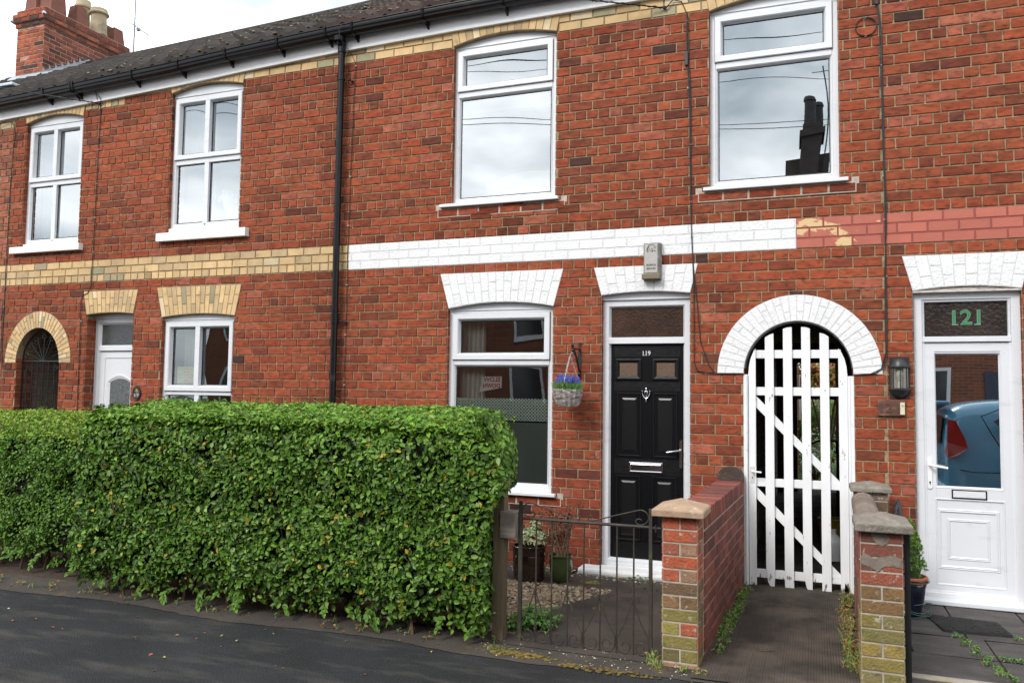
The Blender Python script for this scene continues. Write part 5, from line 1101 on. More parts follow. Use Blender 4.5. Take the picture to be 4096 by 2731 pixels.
face3(o, (x0, y0+.003, -.03), (1, 0, 0), (0, -1, 0), x1-x0, .885, .0745, .222, pd, .006); face3(o, (x1-.003, y0, -.03), (0, 1, 0), (1, 0, 0), .23, .885, .0745, .23, pd, .006); face3(o, (x0+.003, y1, -.03), (0, -1, 0), (-1, 0, 0), .23, .885, .0745, .23, pd, .006)
p_ = o.build('end_pier', PIERB, gw2); m_.build('pier_mortar', MORTL, p_); cap(gw2, 4.49, 4.772, -.435, -.13, .852, GREYCAP, .042, .032)

# open iron gate folded behind the right pier, seen on edge
og = thing('iron_gate', 'black iron gate standing open edge-on behind the right brick pier', 'gate', (4.707, -2.06, 0))
o = MB(); o.box(-.016, .014, -.02, .02, .0, .84); o.tube([(0, 0, .84), (0, .0, .855)], .02, 8); o.build('hinge_post', BLACKM, og)
o = MB()
for z in (.08, .76): o.box(-.008, .010, .02, .86, z, z+.02)
for y in np.linspace(.14, .86, 7): o.tube([(0, y, .08), (0, y, .77)], .007, 6)
o.build('bars', BLACKM, og)
o = MB()
for y_, s_ in ((.34, 1), (.56, -1)): o.tube([(0.0+.0, y_+s_*.075*(1-.7*i/24)*math.cos(1.5*2*PI*i/24), .855+.075*(1-.7*i/24)*math.sin(1.5*2*PI*i/24)) for i in range(25)], .009, 6)
o.tube([(0, .12, .78), (0, .3, .90), (0, .45, .945), (0, .6, .90), (0, .8, .78)], .009, 6); o.build('scrollwork', BLACKM, og)

# ------------------------------------------------------------------ iron garden gate and its timber post
gg = thing('iron_gate', 'low rusty wrought iron garden gate with scrolls between the timber post and the brick pier', 'gate', (0, -2.10, 0))
o = MB(); GXL, GXR = 2.513, 3.333
def gxz(x, z): return (x, 0, z - .012*(x-GXL)/.82)
o.box(GXL-.011, GXL+.011, -.011, .011, -.018, .868); o.build('gate_upright', IRON, gg); o = MB(); o.box(GXR-.010, GXR+.010, -.010, .010, -.02, .870); o.build('gate_upright', IRON, gg)
o = MB(); o.tube([gxz(GXL, .762), gxz(GXR, .772)], .010, 6); q = o.build('top_rail', IRON, gg); o = MB(); o.tube([(GXR, 0, .758), (GXR+.065, 0, .758)], .007, 6); o.tube([(GXR+.03, -.004, .735), (GXR+.03, -.004, .775)], .006, 6); o.build('latch', IRON, q)
o = MB(); o.tube([gxz(GXL, .002), gxz(GXR, .004)], .008, 6); o.build('bottom_rail', IRON, gg)
bx = [GXL + (GXR-GXL)*i/8 for i in range(9)]
for x in bx[1:-1]:
    o = MB(); o.tube([(x, 0, .0), (x+.002, 0, .765)], .0054, 6); o.build('bar', IRON, gg)
o = MB()
for i in (1, 3, 5, 7):
    c = bx[i]; r = .050
    for s_ in (-1, 1):
        # big bottom scroll outside curling in, stem up to the point
        pts = [(c+s_*(.052-r*(1-.0*t_)*math.cos(t_)*(1-t_/9)), -.008, .062+r*math.sin(-t_)*(1-t_/9)) for t_ in []]
        lead = [(c+s_*.004, -.008, .325), (c+s_*.045, -.008, .20), (c+s_*.097, -.008, .10)]
        sp = [(c+s_*(.049+.048*(1-.72*k/20)*math.cos(-k*.36+.35)), -.008, .058+.052*(1-.72*k/20)*math.sin(-k*.36+.35)) for k in range(21)]
        o.tube(lead+sp, .0038, 5)
        o.tube([(c+s_*.004, -.008, .315)]+[(c+s_*(.024+.020*(1-.5*k/10)*math.cos(PI-k*.42)), -.008, .322+.022*(1-.5*k/10)*math.sin(PI-k*.42)) for k in range(11)], .0038, 5)
o.build('scrollwork', IRON, gg)
o = MB(); mid = (GXL+GXR)/2
def topsc(x_end, x_in, s_):
    # sweeps from the centre up to the upright and curls back
    pts = [(x_in, 0, .775), (x_in+(x_end-x_in)*.5, 0, .825)] + [(x_end-s_*.052-s_*-.048*math.cos(t_)*1.0, 0, .815+.043*math.sin(t_)) for t_ in np.linspace(PI*.62, -PI*.45, 12)]
    pts += [(x_end-s_*.058+s_*.03*math.cos(t_)*(1-k/14), 0, .792+.022*math.sin(t_)*(1-k/14)) for k, t_ in enumerate(np.linspace(-PI*.5, -PI*1.9, 9))]
    o.tube(pts, .0042, 5)
topsc(GXR-.008, mid+.05, 1); topsc(GXL+.008, mid-.05, -1)
for x, s_ in ((mid-.04, 1), (mid+.04, -1), (GXL+.13, 1), (GXL+.08, 1)): o.tube([(x-s_*.015, 0, .768)]+[(x+s_*.0-.0+s_*.014*math.cos(t_), 0, .790+.016*math.sin(t_)) for t_ in np.linspace(-PI*.45, PI*1.0, 9)], .0042, 5)
o.build('top_scrollwork', IRON, gg)
tp = thing('timber_post', 'weathered square timber gate post with a block, half hidden by the hedge end', 'post', (0, 0, 0))
WOOD = pmat('weathered_timber', (.125, .092, .055), .88, .25, 6, (8, 8, .6), .7, 60, .004, spots=((.09, .10, .035), 5, .50, .72, .7, (1, 1, .7)), spots2=((.30, .25, .18), 9, .6, .75, .4, (4, 4, .5)))
GWOOD = pmat('grey_timber', (.19, .165, .135), .85, .3, 7, (.6, 6, 6), .7, 60, .004, spots=((.12, .08, .05), 4, .56, .72, .7, (.6, 3, 3)))
o = MB(); o.box(2.345, 2.418, -2.15, -2.075, -.1, .975); o.build('post', WOOD, tp, bevel=.004)
o = MB(); o.box(2.395, 2.498, -2.165, -2.06, .640, .806); o.build('gate_block', GWOOD, tp, bevel=.004)

# ------------------------------------------------------------------ leaves
LV = np.array([(0, 0, 0), (.26, .28, .10), (.27, .62, .08), (0, 1.0, -.08), (-.27, .62, .08), (-.26, .28, .10)], float)   # x across, y along, z up
LF = np.array([(0, 1, 2, 3), (0, 3, 4, 5)])
def leafmesh(name, pos, nrm, size, tint, parent, m=LEAF, width=1., droop=None, dirs=None, verts=None):
    n = len(pos); pos = np.asarray(pos, float); nrm = np.asarray(nrm, float); nrm /= np.linalg.norm(nrm, axis=1)[:, None]
    d = NR.normal(size=(n, 3)) if dirs is None else np.asarray(dirs, float)
    d -= (d*nrm).sum(1)[:, None]*nrm; d /= np.linalg.norm(d, axis=1)[:, None]; s = np.cross(d, nrm)
    size = np.asarray(size, float)[:, None, None]
    V = pos[:, None, :] + size*(s[:, None, :]*LV[None, :, 0, None]*width + d[:, None, :]*(LV[None, :, 1, None]-.3) + nrm[:, None, :]*LV[None, :, 2, None]*1.2)
    V = V.reshape(-1, 3); F = (LF[None] + 6*np.arange(n)[:, None, None]).reshape(-1, 4)
    me = bpy.data.meshes.new(name); me.vertices.add(len(V)); me.vertices.foreach_set('co', V.ravel()); me.loops.add(F.size); me.loops.foreach_set('vertex_index', F.ravel().astype(np.int32))
    me.polygons.add(len(F)); me.polygons.foreach_set('loop_start', np.arange(0, F.size, 4, dtype=np.int32)); me.update(calc_edges=True)
    a = me.attributes.new('tint', 'FLOAT_COLOR', 'FACE'); t = np.ones((len(F), 4), np.float32); t[:, :3] = np.repeat(np.asarray(tint), 2, 0); a.data.foreach_set('color', t.ravel())
    me.materials.append(m); o = bpy.data.objects.new(name, me); COL.objects.link(o)
    if parent: o.parent = parent
    return o
def pick(n, cols, probs, jit=.25):
    c = np.array(cols)[NR.choice(len(cols), n, p=probs)]; return c*NR.uniform(1-jit, 1+jit, (n, 1))*NR.uniform(.92, 1.08, (n, 3))
def fnoise(a, b, f, seed=0):
    return (np.sin(a*f*1.7+seed)+np.sin(b*f*2.3+seed*2.1)+np.sin((a+b)*f*1.1+seed*.7)+np.sin((a-b*1.3)*f*1.9+seed*1.3))/4
def hedge(name, label, x0, x1, yf, yb, zt, n, cols, topcols, seed, sag=.10, rend=True, size=(.022, .055), zbot=.07):
    h = thing(name, label, 'hedge', ((x0+x1)/2, (yf+yb)/2, 0), 'privet hedges along the pavement'); off = np.array([(x0+x1)/2, (yf+yb)/2, 0])
    P, Nn, T = [], [], []
    def ztop(x, y):
        k = np.clip((y-yf)/(yb-yf), 0, 1); return zt - sag*(1-k)**2 + .022*fnoise(x, y, 5, seed) - (.10*np.clip((x-(x1-.35))/.4, 0, 1)**2 if rend else 0)
    def front(x, z):   # y of the face
        lo = np.clip((.42-z)/.42, 0, 1); return yf + .035*fnoise(x, z, 3.5, seed) + .02*fnoise(x, z, 9, seed+1) + .16*lo**1.5 + .20*np.clip((z-(zt-.34))/.34, 0, 1)**2
    def xr(z, y=None): return x1 - (0 if y is None else .26*(y-yf)) + (.06+.11*np.clip((z-.80)/.15, 0, 1) - .16*np.clip((z-1.18)/.25, 0, 1)**2 if rend else 0*z)
    # front
    m = int(n*.60); z = zbot + (zt-.02-zbot)*NR.random(m)**.92; x = x0-.02+(xr(z)-x0+.02)*NR.random(m); dep = NR.exponential(.042, m)
    gap = fnoise(x, z, 7, seed+3); keep = (gap < .26) | (NR.random(m) < .28); keep &= ~((z < .19+.07*np.sin(x*9+seed)) & (NR.random(m) < .9))
    x, z, dep = x[keep], z[keep], dep[keep]; y = front(x, z)+dep-.02; z = np.minimum(z, ztop(x, y)+.0)
    P.append(np.c_[x, y, z]); Nn.append(np.c_[NR.normal(0, .7, len(x)), -1+NR.normal(0, .45, len(x)), .55+NR.normal(0, .6, len(x))])
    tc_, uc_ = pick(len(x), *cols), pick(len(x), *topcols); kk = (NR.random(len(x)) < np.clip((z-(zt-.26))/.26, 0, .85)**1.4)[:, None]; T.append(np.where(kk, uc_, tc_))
    # top
    m = int(n*.24); x = NR.uniform(x0, x1+(.03 if rend else 0), m); y = NR.uniform(yf+.02, yb, m)
    if rend: x = x - np.clip((x-1.2), 0, 1)*.22*(y-yf)
    z = ztop(x, y)-NR.exponential(.03, m)+.012
    P.append(np.c_[x, y, z]); Nn.append(np.c_[NR.normal(0, .6, m), -.45+NR.normal(0, .5, m), .9+NR.normal(0, .3, m)]); T.append(pick(m, *topcols))
    # right end (and left end thin)
    m = int(n*.12)
    if rend:
        y = NR.uniform(yf+.03, yb, m); z = zbot+(zt-zbot)*NR.random(m); bulge = xr(z, y)-x1 + .035*fnoise(y, z, 7, seed)
        x = x1+bulge-NR.exponential(.035, m); P.append(np.c_[x, y, z]); Nn.append(np.c_[1+NR.normal(0, .3, m), NR.normal(-.2, .5, m), .5+NR.normal(0, .4, m)]); T.append(pick(m, *cols))
    m = int(n*.05); y = NR.uniform(yf+.05, yb, m); z = zbot+(zt-zbot)*NR.random(m); x = x0+NR.exponential(.04, m)-.03*np.sin(z*7); P.append(np.c_[x, y, z]); Nn.append(np.c_[-1+NR.normal(0, .3, m), NR.normal(-.4, .5, m), .5+NR.normal(0, .4, m)]); T.append(pick(m, *cols))
    P, Nn, T = np.concatenate(P), np.concatenate(Nn), np.concatenate(T)
    leafmesh('foliage', P-off, Nn, NR.uniform(*size, len(P)), T, h)
    # sprigs: new shoots on top, trailing ones at the foot
    P, Nn, T, D, St = [], [], [], [], MB()
    for k in range(int((x1-x0)*75)):
        x = NR.uniform(x0, x1+.05); y = NR.uniform(yf+.04, yb) if k % 3 else NR.uniform(yf-.0, yf+.2); z0_ = float(ztop(np.array(x), np.array(y)))-.02; hgt = NR.uniform(.025, .085); lean = NR.normal(0, .25, 2)
        if x > x1: z0_ -= .06
        for j in range(int(4+hgt*70)):
            t_ = (j+.5)/(4+hgt*70); a = j*1.57+NR.uniform(-.3, .3); c = np.array([x+lean[0]*hgt*t_, y+lean[1]*hgt*t_, z0_+hgt*t_]); d = np.array([math.cos(a), math.sin(a), .75]); P.append(c+d*.006); D.append(d); Nn.append(np.array([-math.cos(a)*.7, -math.sin(a)*.7, 1.])); T.append(topcols[0][NR.choice(len(topcols[0]))])
        St.tube([(x-off[0], y-off[1], z0_), (x+lean[0]*hgt-off[0], y+lean[1]*hgt-off[1], z0_+hgt)], .0015, 4)
    leafmesh('new_shoots', np.array(P)-off, Nn, NR.uniform(size[0]*.6, size[1]*.72, len(P)), np.array(T)*NR.uniform(.85, 1.25, (len(P), 1)), h, dirs=D, width=.85)
    P, Nn, T, D = [], [], [], []
    for k in range(int((x1-x0)*20)):
        x = NR.uniform(x0, x1); z0_ = NR.uniform(.05, .20); y = yf+NR.uniform(-.04, .14)+.10; ln = NR.uniform(.05, .13); dx = NR.normal(0, .5)
        for j in range(9):
            t_ = j/8; c = np.array([x+dx*ln*t_, y-.05*t_, z0_-ln*.55*t_+.02]); c[2] = max(c[2], .014); a = j*2.2; d = np.array([math.cos(a)*.8+dx, -.4, math.sin(a)*.6-.2]); P.append(c); D.append(d); Nn.append((NR.normal(0, .4), -.7, .8)); T.append(cols[0][NR.choice(2)])
    lowsh = leafmesh('low_shoots', np.array(P)-off, Nn, NR.uniform(.035, .058, len(P)), np.array(T)*NR.uniform(.8, 1.3, (len(P), 1)), h, dirs=D); lowsh['kind'] = 'stuff'
    # near-black core, the hedge's inner shade put into its colour; stems
    core = MB(); nx = int((x1-x0)/.10)
    for i in range(nx):
        for k in range(12):
            z_ = .16+(zt-.30)*k/12; a = x0+.08+(x1-x0-.16)*i/nx; b = a+(x1-x0-.16)/nx; j = lambda: R.uniform(-.02, .02); yy = float(front(np.array(a), np.array(z_)))+.10
            core.quad((a-off[0], yy+j()-off[1], z_), (b-off[0], yy+j()-off[1], z_), (b-off[0], yy+.02+j()-off[1], z_+(zt-.30)/12), (a-off[0], yy+.02+j()-off[1], z_+(zt-.30)/12))
    core.box(x0+.07-off[0], x1-(.28 if rend else .09)-off[0], yf+.20-off[1], yb-.06-off[1], .22, zt-.15); core.build('dark_core', pmat('dark_core', (.010, .013, .006), .95, .5, 40, bump=1.0, bscale=60, bdist=.02), h)
    st = MB()
    for i in range(int((x1-x0)*8)):
        x = R.uniform(x0+.05, x1-.05)-off[0]; y = R.uniform(yf+.12, yb-.15)-off[1]; p0 = Vector((x, y, -.02)); p1 = p0+Vector((R.uniform(-.12, .12), R.uniform(-.1, .1), .35)); p2 = p1+Vector((R.uniform(-.2, .2), R.uniform(-.2, .05), .4)); st.tube([p0, p1, p2], [.011, .008, .004], 6)
    for i in range(int((x1-x0)*40)):
        x = R.uniform(x0, x1)-off[0]; z_ = R.uniform(.15, zt-.08); y = float(front(np.array(x+off[0]), np.array(z_)))+.05-off[1]; p0 = Vector((x, y, z_)); st.tube([p0, p0+Vector((R.uniform(-.08, .08), -R.uniform(.0, .07), R.uniform(.02, .12)))], [.003, .0015], 4)
    if rend:
        for i in range(130):
            y = R.uniform(yf+.02, yf+.5)-off[1]; z_ = R.uniform(.35, zt-.12); p0 = Vector((x1-.05-.26*(y+off[1]-yf)-off[0], y, z_)); st.tube([p0, p0+Vector((R.uniform(.0, .12), R.uniform(-.08, .05), R.uniform(-.02, .16)))], [.003, .0012], 4)
    st.build('stems', TWIG, h)['kind'] = 'stuff'; St.build('shoot_stems', pmat('green_stem', (.16, .16, .05), .7), h)['kind'] = 'stuff'
    return h
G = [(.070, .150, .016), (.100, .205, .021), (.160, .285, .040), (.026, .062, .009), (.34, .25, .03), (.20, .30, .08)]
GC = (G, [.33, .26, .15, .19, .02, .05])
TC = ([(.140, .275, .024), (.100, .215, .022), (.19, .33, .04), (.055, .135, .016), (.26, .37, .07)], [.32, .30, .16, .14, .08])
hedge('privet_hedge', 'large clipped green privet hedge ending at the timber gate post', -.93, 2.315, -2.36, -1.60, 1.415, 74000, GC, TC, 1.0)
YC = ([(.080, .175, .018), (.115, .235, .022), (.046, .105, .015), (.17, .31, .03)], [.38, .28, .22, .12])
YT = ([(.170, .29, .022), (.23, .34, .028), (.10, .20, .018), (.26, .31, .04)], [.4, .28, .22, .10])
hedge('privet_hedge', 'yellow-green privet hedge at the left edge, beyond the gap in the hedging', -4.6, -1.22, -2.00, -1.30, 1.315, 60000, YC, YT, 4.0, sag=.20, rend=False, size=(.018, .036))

# ------------------------------------------------------------------ pots and plants
def pot(name, prof, m, parent, n=36, soil=None):
    o = MB(); o.lathe(prof, (0, 0, 0), n); q = o.build(name, m, parent, smooth=True)
    if soil: s_ = MB(); s_.lathe([(.001, soil[1]+.006), (soil[0], soil[1])], (0, 0, 0), 20); s_.build('compost', SOIL, parent)
    return q
BRG = pmat('brown_glaze', (.022, .010, .008), .12, .3, 6, coat=.6, bump=.15, bscale=12); GRG = pmat('green_glaze', (.045, .075, .022), .18, .3, 5, coat=.5, spots=((.02, .03, .012), 5, .5, .7, .7), bump=.1, bscale=14)
NVG = pmat('navy_glaze', (.006, .009, .020), .15, .3, 6, coat=.5); TER = pmat('terracotta', (.36, .12, .065), .8, .15, 9)
def bushy(n, c, r, sq, seed=0):
    d = NR.normal(size=(n, 3)); d /= np.linalg.norm(d, axis=1)[:, None]; d[:, 2] = np.where(d[:, 2] < -.3, -d[:, 2], d[:, 2]); rr = NR.uniform(.55, 1.0, n)**.6
    return np.array(c)+d*rr[:, None]*r*np.array(sq), d
p1 = thing('potted_shrub', 'variegated cream-edged shrub in a glossy dark brown pot below the lower window', 'potted plant', (2.02, -.52, .008))
pot('pot', [(.11, 0), (.128, .004), (.134, .10), (.138, .20), (.136, .205), (.140, .215), (.142, .262), (.148, .266), (.150, .278), (.140, .282), (.128, .278), (.126, .22)], BRG, p1, soil=(.128, .245))
P, D = bushy(520, (0.02, 0, .33), .135, (1, .9, .75)); leafmesh('foliage', P, D+np.array([0, -.2, .6]), NR.uniform(.026, .044, len(P)), pick(len(P), [(.42, .46, .26), (.20, .30, .14), (.58, .58, .36), (.11, .20, .08)], [.36, .26, .22, .16], .15), p1, width=.75)
P, D = bushy(90, (.05, 0, .42), .07, (.7, .7, 1.2)); leafmesh('foliage', P, D+np.array([0, -.2, .8]), NR.uniform(.026, .045, len(P)), pick(len(P), [(.50, .52, .30), (.25, .36, .16)], [.6, .4], .15), p1, width=.75)
st = MB()
for i in range(9): a = i*.7; st.tube([(0, 0, .22), (.05*math.cos(a), .05*math.sin(a), .32), (.10*math.cos(a), .09*math.sin(a), .40)], [.003, .002, .001], 4)
st.build('stems', TWIG, p1)
p2 = thing('potted_shrub', 'withered brown shrub in an olive green glazed pot beside the doorstep', 'potted plant', (2.285, -.49, .008))
pot('pot', [(.055, 0), (.066, .004), (.082, .05), (.094, .12), (.096, .165), (.090, .200), (.098, .206), (.100, .218), (.094, .222), (.084, .218), (.080, .17)], GRG, p2, soil=(.084, .185))
st = MB(); P = []
for i in range(26):
    a = R.uniform(0, 2*PI); l_ = R.uniform(.22, .46); lx = R.uniform(-.18, .16); ly = R.uniform(-.08, .08); p0 = Vector((.03*math.cos(a), .03*math.sin(a), .18)); p1_ = p0+Vector((lx*.35, ly*.4, l_*.5)); p2_ = p0+Vector((lx, ly, l_)); st.tube([p0, p1_, p2_], [.003, .0022, .001], 4)
    for k in range(16): t_ = R.uniform(.35, 1.05); q = p1_.lerp(p2_, min(max((t_-.5)*2, 0), 1)) if t_ > .5 else p0.lerp(p1_, t_*2); P.append(tuple(q+Vector((R.uniform(-.022, .022), R.uniform(-.022, .022), R.uniform(-.02, .02)))))
st.build('stems', pmat('dry_stem', (.26, .17, .11), .85), p2)
leafmesh('dry_leaves', P, NR.normal(size=(len(P), 3))+np.array([0, -.4, .2]), NR.uniform(.016, .030, len(P)), pick(len(P), [(.10, .038, .026), (.16, .065, .035), (.055, .026, .020), (.24, .12, .05)], [.35, .3, .25, .1]), p2)
p3 = thing('potted_conifer', 'small bright green dwarf conifer in a dark blue pot beside the white door', 'potted plant', (4.865, -.44, .0))
pot('pot', [(.065, 0), (.075, .004), (.088, .06), (.110, .17), (.122, .235), (.118, .242), (.135, .246), (.139, .256), (.137, .266), (.126, .268)], NVG, p3); pot('terracotta_liner', [(.100, .20), (.112, .262), (.126, .266), (.127, .282), (.116, .284), (.104, .262)], TER, p3, soil=(.110, .262))
o = MB(); o.lathe([(.126, .2455), (.139, .2495), (.1395, .257)], (0, 0, 0), 36); o.build('rim_glaze', pmat('brown_rim', (.22, .10, .03), .3), p3, smooth=True)
P, D, T = [], [], []
for i in range(330):
    t_ = R.random()**.8; a = R.uniform(0, 2*PI); r = .105*(1-t_)**.6*R.uniform(.85, 1.12)+.008; c = np.array([r*math.cos(a), r*math.sin(a), .30+.37*t_]); g = R.choice([(.14, .30, .04), (.20, .40, .06), (.08, .19, .03), (.26, .46, .09)])
    for k in range(16): d = NR.normal(size=3)*.8+np.array([math.cos(a), math.sin(a), .6]); P.append(c+d*.004); D.append(d); T.append(g)
leafmesh('needles', P, NR.normal(size=(len(P), 3)), NR.uniform(.012, .022, len(P)), np.array(T)*NR.uniform(.7, 1.2, (len(P), 1)), p3, dirs=D, width=.22)
o = MB(); o.lathe([(.07, .27), (.088, .34), (.075, .45), (.045, .55), (.008, .64)], (0, 0, 0), 10); o.build('dark_core', pmat('conifer_inner', (.03, .05, .012), .95, .4, 30), p3); o = MB(); o.tube([(0, 0, .24), (0, 0, .32)], .012, 8); o.build('trunk', TWIG, p3)
o = MB()
for k, (r, z, dx) in enumerate(((.115, .035, .03), (.105, .055, .035), (.11, .02, .02), (.10, .10, .045))): o.tube([(4.865+dx+r*math.cos(a), -.44+r*math.sin(a)*.9, z+.012*math.sin(a*2+k)) for a in np.linspace(0, 2*PI, 26)[:-1]], .0028, 5, closed=True)
tag(o.build('wire_coil', pmat('green_wire', (.03, .09, .07), .5)), 'loose coil of dark green wire around the foot of the blue pot', 'wire')
dm = MB(); nx = 26; ny = 14
A, B, Cc, D = Vector((4.975, -.40, 0)), Vector((5.41, -.45, 0)), Vector((5.445, -.77, 0)), Vector((5.04, -.80, 0))
dm.prism([(0, 0), (1, 0), (1, 1), (0, 1)], 0, 0) if False else None
vs = []; 
for z in (-.008, .012): vs += [(p.x, p.y, z) for p in (D, Cc, B, A)]
dm.add(vs, [(0, 1, 5, 4), (1, 2, 6, 5), (2, 3, 7, 6), (3, 0, 4, 7), (4, 5, 6, 7)], (1, 1, 1))
for i in range(nx):
    for j in range(ny):
        u_, v_ = (i+.5)/nx, (j+.5)/ny; p = (D.lerp(Cc, u_)).lerp(A.lerp(B, u_), v_)
        if R.random() < .94: dm.box(p.x-.006, p.x+.006, p.y-.009, p.y+.009, .012, .019)
o = dm.build('doormat', pmat('rubber_mat', (.018, .018, .019), .75, .4, 20, bump=.5, spots=((.07, .07, .04), 9, .6, .75, .5))); tag(o, 'worn black rubber doormat lying askew below the white door', 'doormat')
o = MB(); o.box(4.99, 5.70, -.02, .01, -.01, .004); o.build('gap_shade', DARK, h121)  # dark strip painted in as the shade under the threshold

# ------------------------------------------------------------------ gravel, weeds, moss, litter
def rock(n, area, zz, sizes, cols, name, label, kind='stuff', m=None):
    mb = MB()
    for _ in range(n):
        x, y = area(); s_ = R.uniform(*sizes); c = R.choice(cols); k = R.uniform(.75, 1.2)
        j = lambda: R.uniform(.75, 1.2)
        vs = [(x+s_*j(), y, zz+s_*.25), (x, y+s_*j(), zz+s_*.2), (x-s_*j(), y, zz+s_*.3), (x, y-s_*j(), zz+s_*.2), (x+s_*.2, y, zz+s_*.75*j()), (x, y, zz-s_*.3)]
        a = R.uniform(0, PI); ca, sa = math.cos(a), math.sin(a); vs = [((v[0]-x)*ca-(v[1]-y)*sa+x, (v[0]-x)*sa+(v[1]-y)*ca+y, v[2]) for v in vs]
        mb.add(vs, [(0, 1, 4), (1, 2, 4), (2, 3, 4), (3, 0, 4), (1, 0, 5), (2, 1, 5), (3, 2, 5), (0, 3, 5)], tuple(q*k for q in c))
    o = mb.build(name, m or pmat(name+'_stone', (1, 1, 1), .85, .2, 30, tint=True)); tag(o, label, None, None, kind); return o
def area1():
    while True:
        x, y = R.uniform(1.2, 2.75), R.uniform(-2.0, -.62)
        if x < 2.45 or (y > -1.35 and x < 2.45+(y+1.35)*.45): return x, y
rock(5200, area1, .004, (.008, .022), [(.28, .21, .125), (.21, .16, .10), (.36, .30, .21), (.14, .10, .07), (.25, .15, .09)], 'gravel', 'pale gravel in the yard behind the iron gate')
rock(260, lambda: (R.uniform(1.7, 3.4), R.uniform(-.30, -.05)), .008, (.005, .014), [(.38, .30, .19), (.20, .15, .1), (.45, .4, .3)], 'grit', 'scattered grit along the foot of the house wall')
rock(240, lambda: (R.uniform(2.3, 3.7), R.uniform(-2.42, -2.1)), .005, (.002, .008), [(.25, .2, .15), (.5, .48, .42), (.12, .09, .07)], 'grit', 'scattered grit along the threshold of the gate')
def tufts(name, label, spots_, cols, leaf=(.012, .030), n=14, grass=10):
    P, Nn, T, D = [], [], [], []; g = MB()
    for (x, y, s_) in spots_:
        for _ in range(n): a = R.uniform(0, 2*PI); r = R.uniform(0, .05)*s_; P.append((x+r*math.cos(a), y+r*math.sin(a), .012+R.uniform(.005, .05)*s_)); D.append((math.cos(a), math.sin(a), R.uniform(-.2, .6))); Nn.append((R.uniform(-.4, .4), R.uniform(-.6, .2), 1)); T.append(R.choice(cols))
        for _ in range(grass):
            a = R.uniform(0, 2*PI); h_ = R.uniform(.03, .10)*s_; x1_, y1_ = x+R.uniform(-.03, .03), y+R.uniform(-.03, .03); lx, ly = math.cos(a)*h_*.7, math.sin(a)*h_*.7; w = .0022
            g.add([(x1_-w, y1_, .005), (x1_+w, y1_, .005), (x1_+lx*.4+w, y1_+ly*.4, h_*.7), (x1_+lx*.4-w, y1_+ly*.4, h_*.7), (x1_+lx, y1_+ly, h_*.85)], [(0, 1, 2, 3), (3, 2, 4)], R.choice([(.12, .25, .04), (.20, .30, .07), (.30, .26, .10), (.07, .16, .03)]))
    o = leafmesh(name, P, Nn, NR.uniform(*leaf, len(P)), np.array(T)*NR.uniform(.8, 1.2, (len(P), 1)), None, dirs=D); o['kind'] = 'stuff'; o['label'] = label
    if g.f: g.build('grass_blades', LEAF, o)
    return o
WG = [(.08, .20, .04), (.12, .27, .05), (.055, .13, .03)]; BR = [(.26, .12, .04), (.34, .19, .07), (.14, .075, .035), (.20, .17, .05), (.40, .20, .08)]
sl_ = lambda y: 3.632+.036*(y+2.2)
tufts('weeds', 'green weeds and grass at the foot of the left garden wall', [(sl_(y)+.02+R.uniform(0, .03), y, R.uniform(.5, 1.2)) for y in [R.uniform(-1.9, -.15) for _ in range(34)]], WG+[(.20, .25, .06), (.30, .22, .08)], n=12)
tufts('weeds', 'brown withered leaves and moss along the right side of the passage path', [(4.455+.02*(y+2.15)-R.uniform(0, .06), y, R.uniform(.5, 1.2)) for y in [R.uniform(-1.95, -.1) for _ in range(52)]], BR+BR+[(.14, .22, .05)], n=12, grass=8)
tufts('weeds', 'geranium-like weeds behind the hinge side of the iron gate', [(R.uniform(2.36, 2.62), R.uniform(-2.0, -1.55), R.uniform(.9, 2.0)) for _ in range(24)], WG+[(.15, .3, .06)], leaf=(.03, .06), n=14, grass=4)
tufts('weeds', 'green weeds growing in the joints of the dark paving slabs', [(5.10+.06*i+R.uniform(-.01, .01)*0+(.02 if i % 2 else -.01) - .045*i*1.0, -.92-.09*i, .5) for i in range(10)] + [(5.28+.05*i, -1.34+R.uniform(-.01, .01), .35) for i in range(7)] + [(4.75, -.50, .5), (4.78, -1.0, .4), (5.45, -.85, .5), (5.5, -1.1, .6)], WG+[(.16, .34, .06)], leaf=(.012, .024), n=16, grass=6)
tufts('weeds', 'small weeds in front of the doorstep', [(2.86, -.22, .8), (2.92, -.24, .9), (2.80, -.2, .5), (3.2, -.2, .4), (2.1, -.28, .4)], WG, n=10, grass=2)
tufts('weeds', 'sparse weeds and dry leaves along the bottom of the hedge', [(R.uniform(-4, 2.4), R.uniform(-2.36, -2.15), R.uniform(.3, .9)) for _ in range(60)], WG+BR, n=6, grass=2)
tufts('weeds', 'wisps of grass and dead stems at the foot of the left brick pier', [(3.36, -2.20, .8), (3.40, -2.26, .7), (3.55, -2.26, .5), (3.34, -2.15, .9), (3.65, -2.28, .5)], BR+[(.15, .25, .05)], n=6, grass=16)
ms = MB()
for (cx_, cy_, rx, ry, n, c) in ((2.62, -2.36, .22, .05, 130, (.17, .12, .015)), (3.15, -2.42, .30, .05, 110, (.13, .09, .02)), (2.52, -.42, .09, .05, 60, (.24, .24, .03)), (2.66, -.75, .07, .06, 40, (.05, .04, .025)), (2.45, -2.28, .1, .04, 40, (.12, .13, .03)), (2.82, -.80, .12, .05, 20, (.06, .045, .03))):
    for _ in range(n): a = R.uniform(0, 2*PI); r = math.sqrt(R.random()); k = R.uniform(.6, 1.3); ms.ball((cx_+rx*r*math.cos(a), cy_+ry*r*math.sin(a), .007), R.uniform(.004, .012), 6, 3, tuple(q*k for q in c), (1.4, 1.2, .4))
tag(ms.build('moss', MOSS), 'low cushions of orange-green moss around the gate threshold', None, None, 'stuff')
P = []; Nn = []; T = []; sz = []
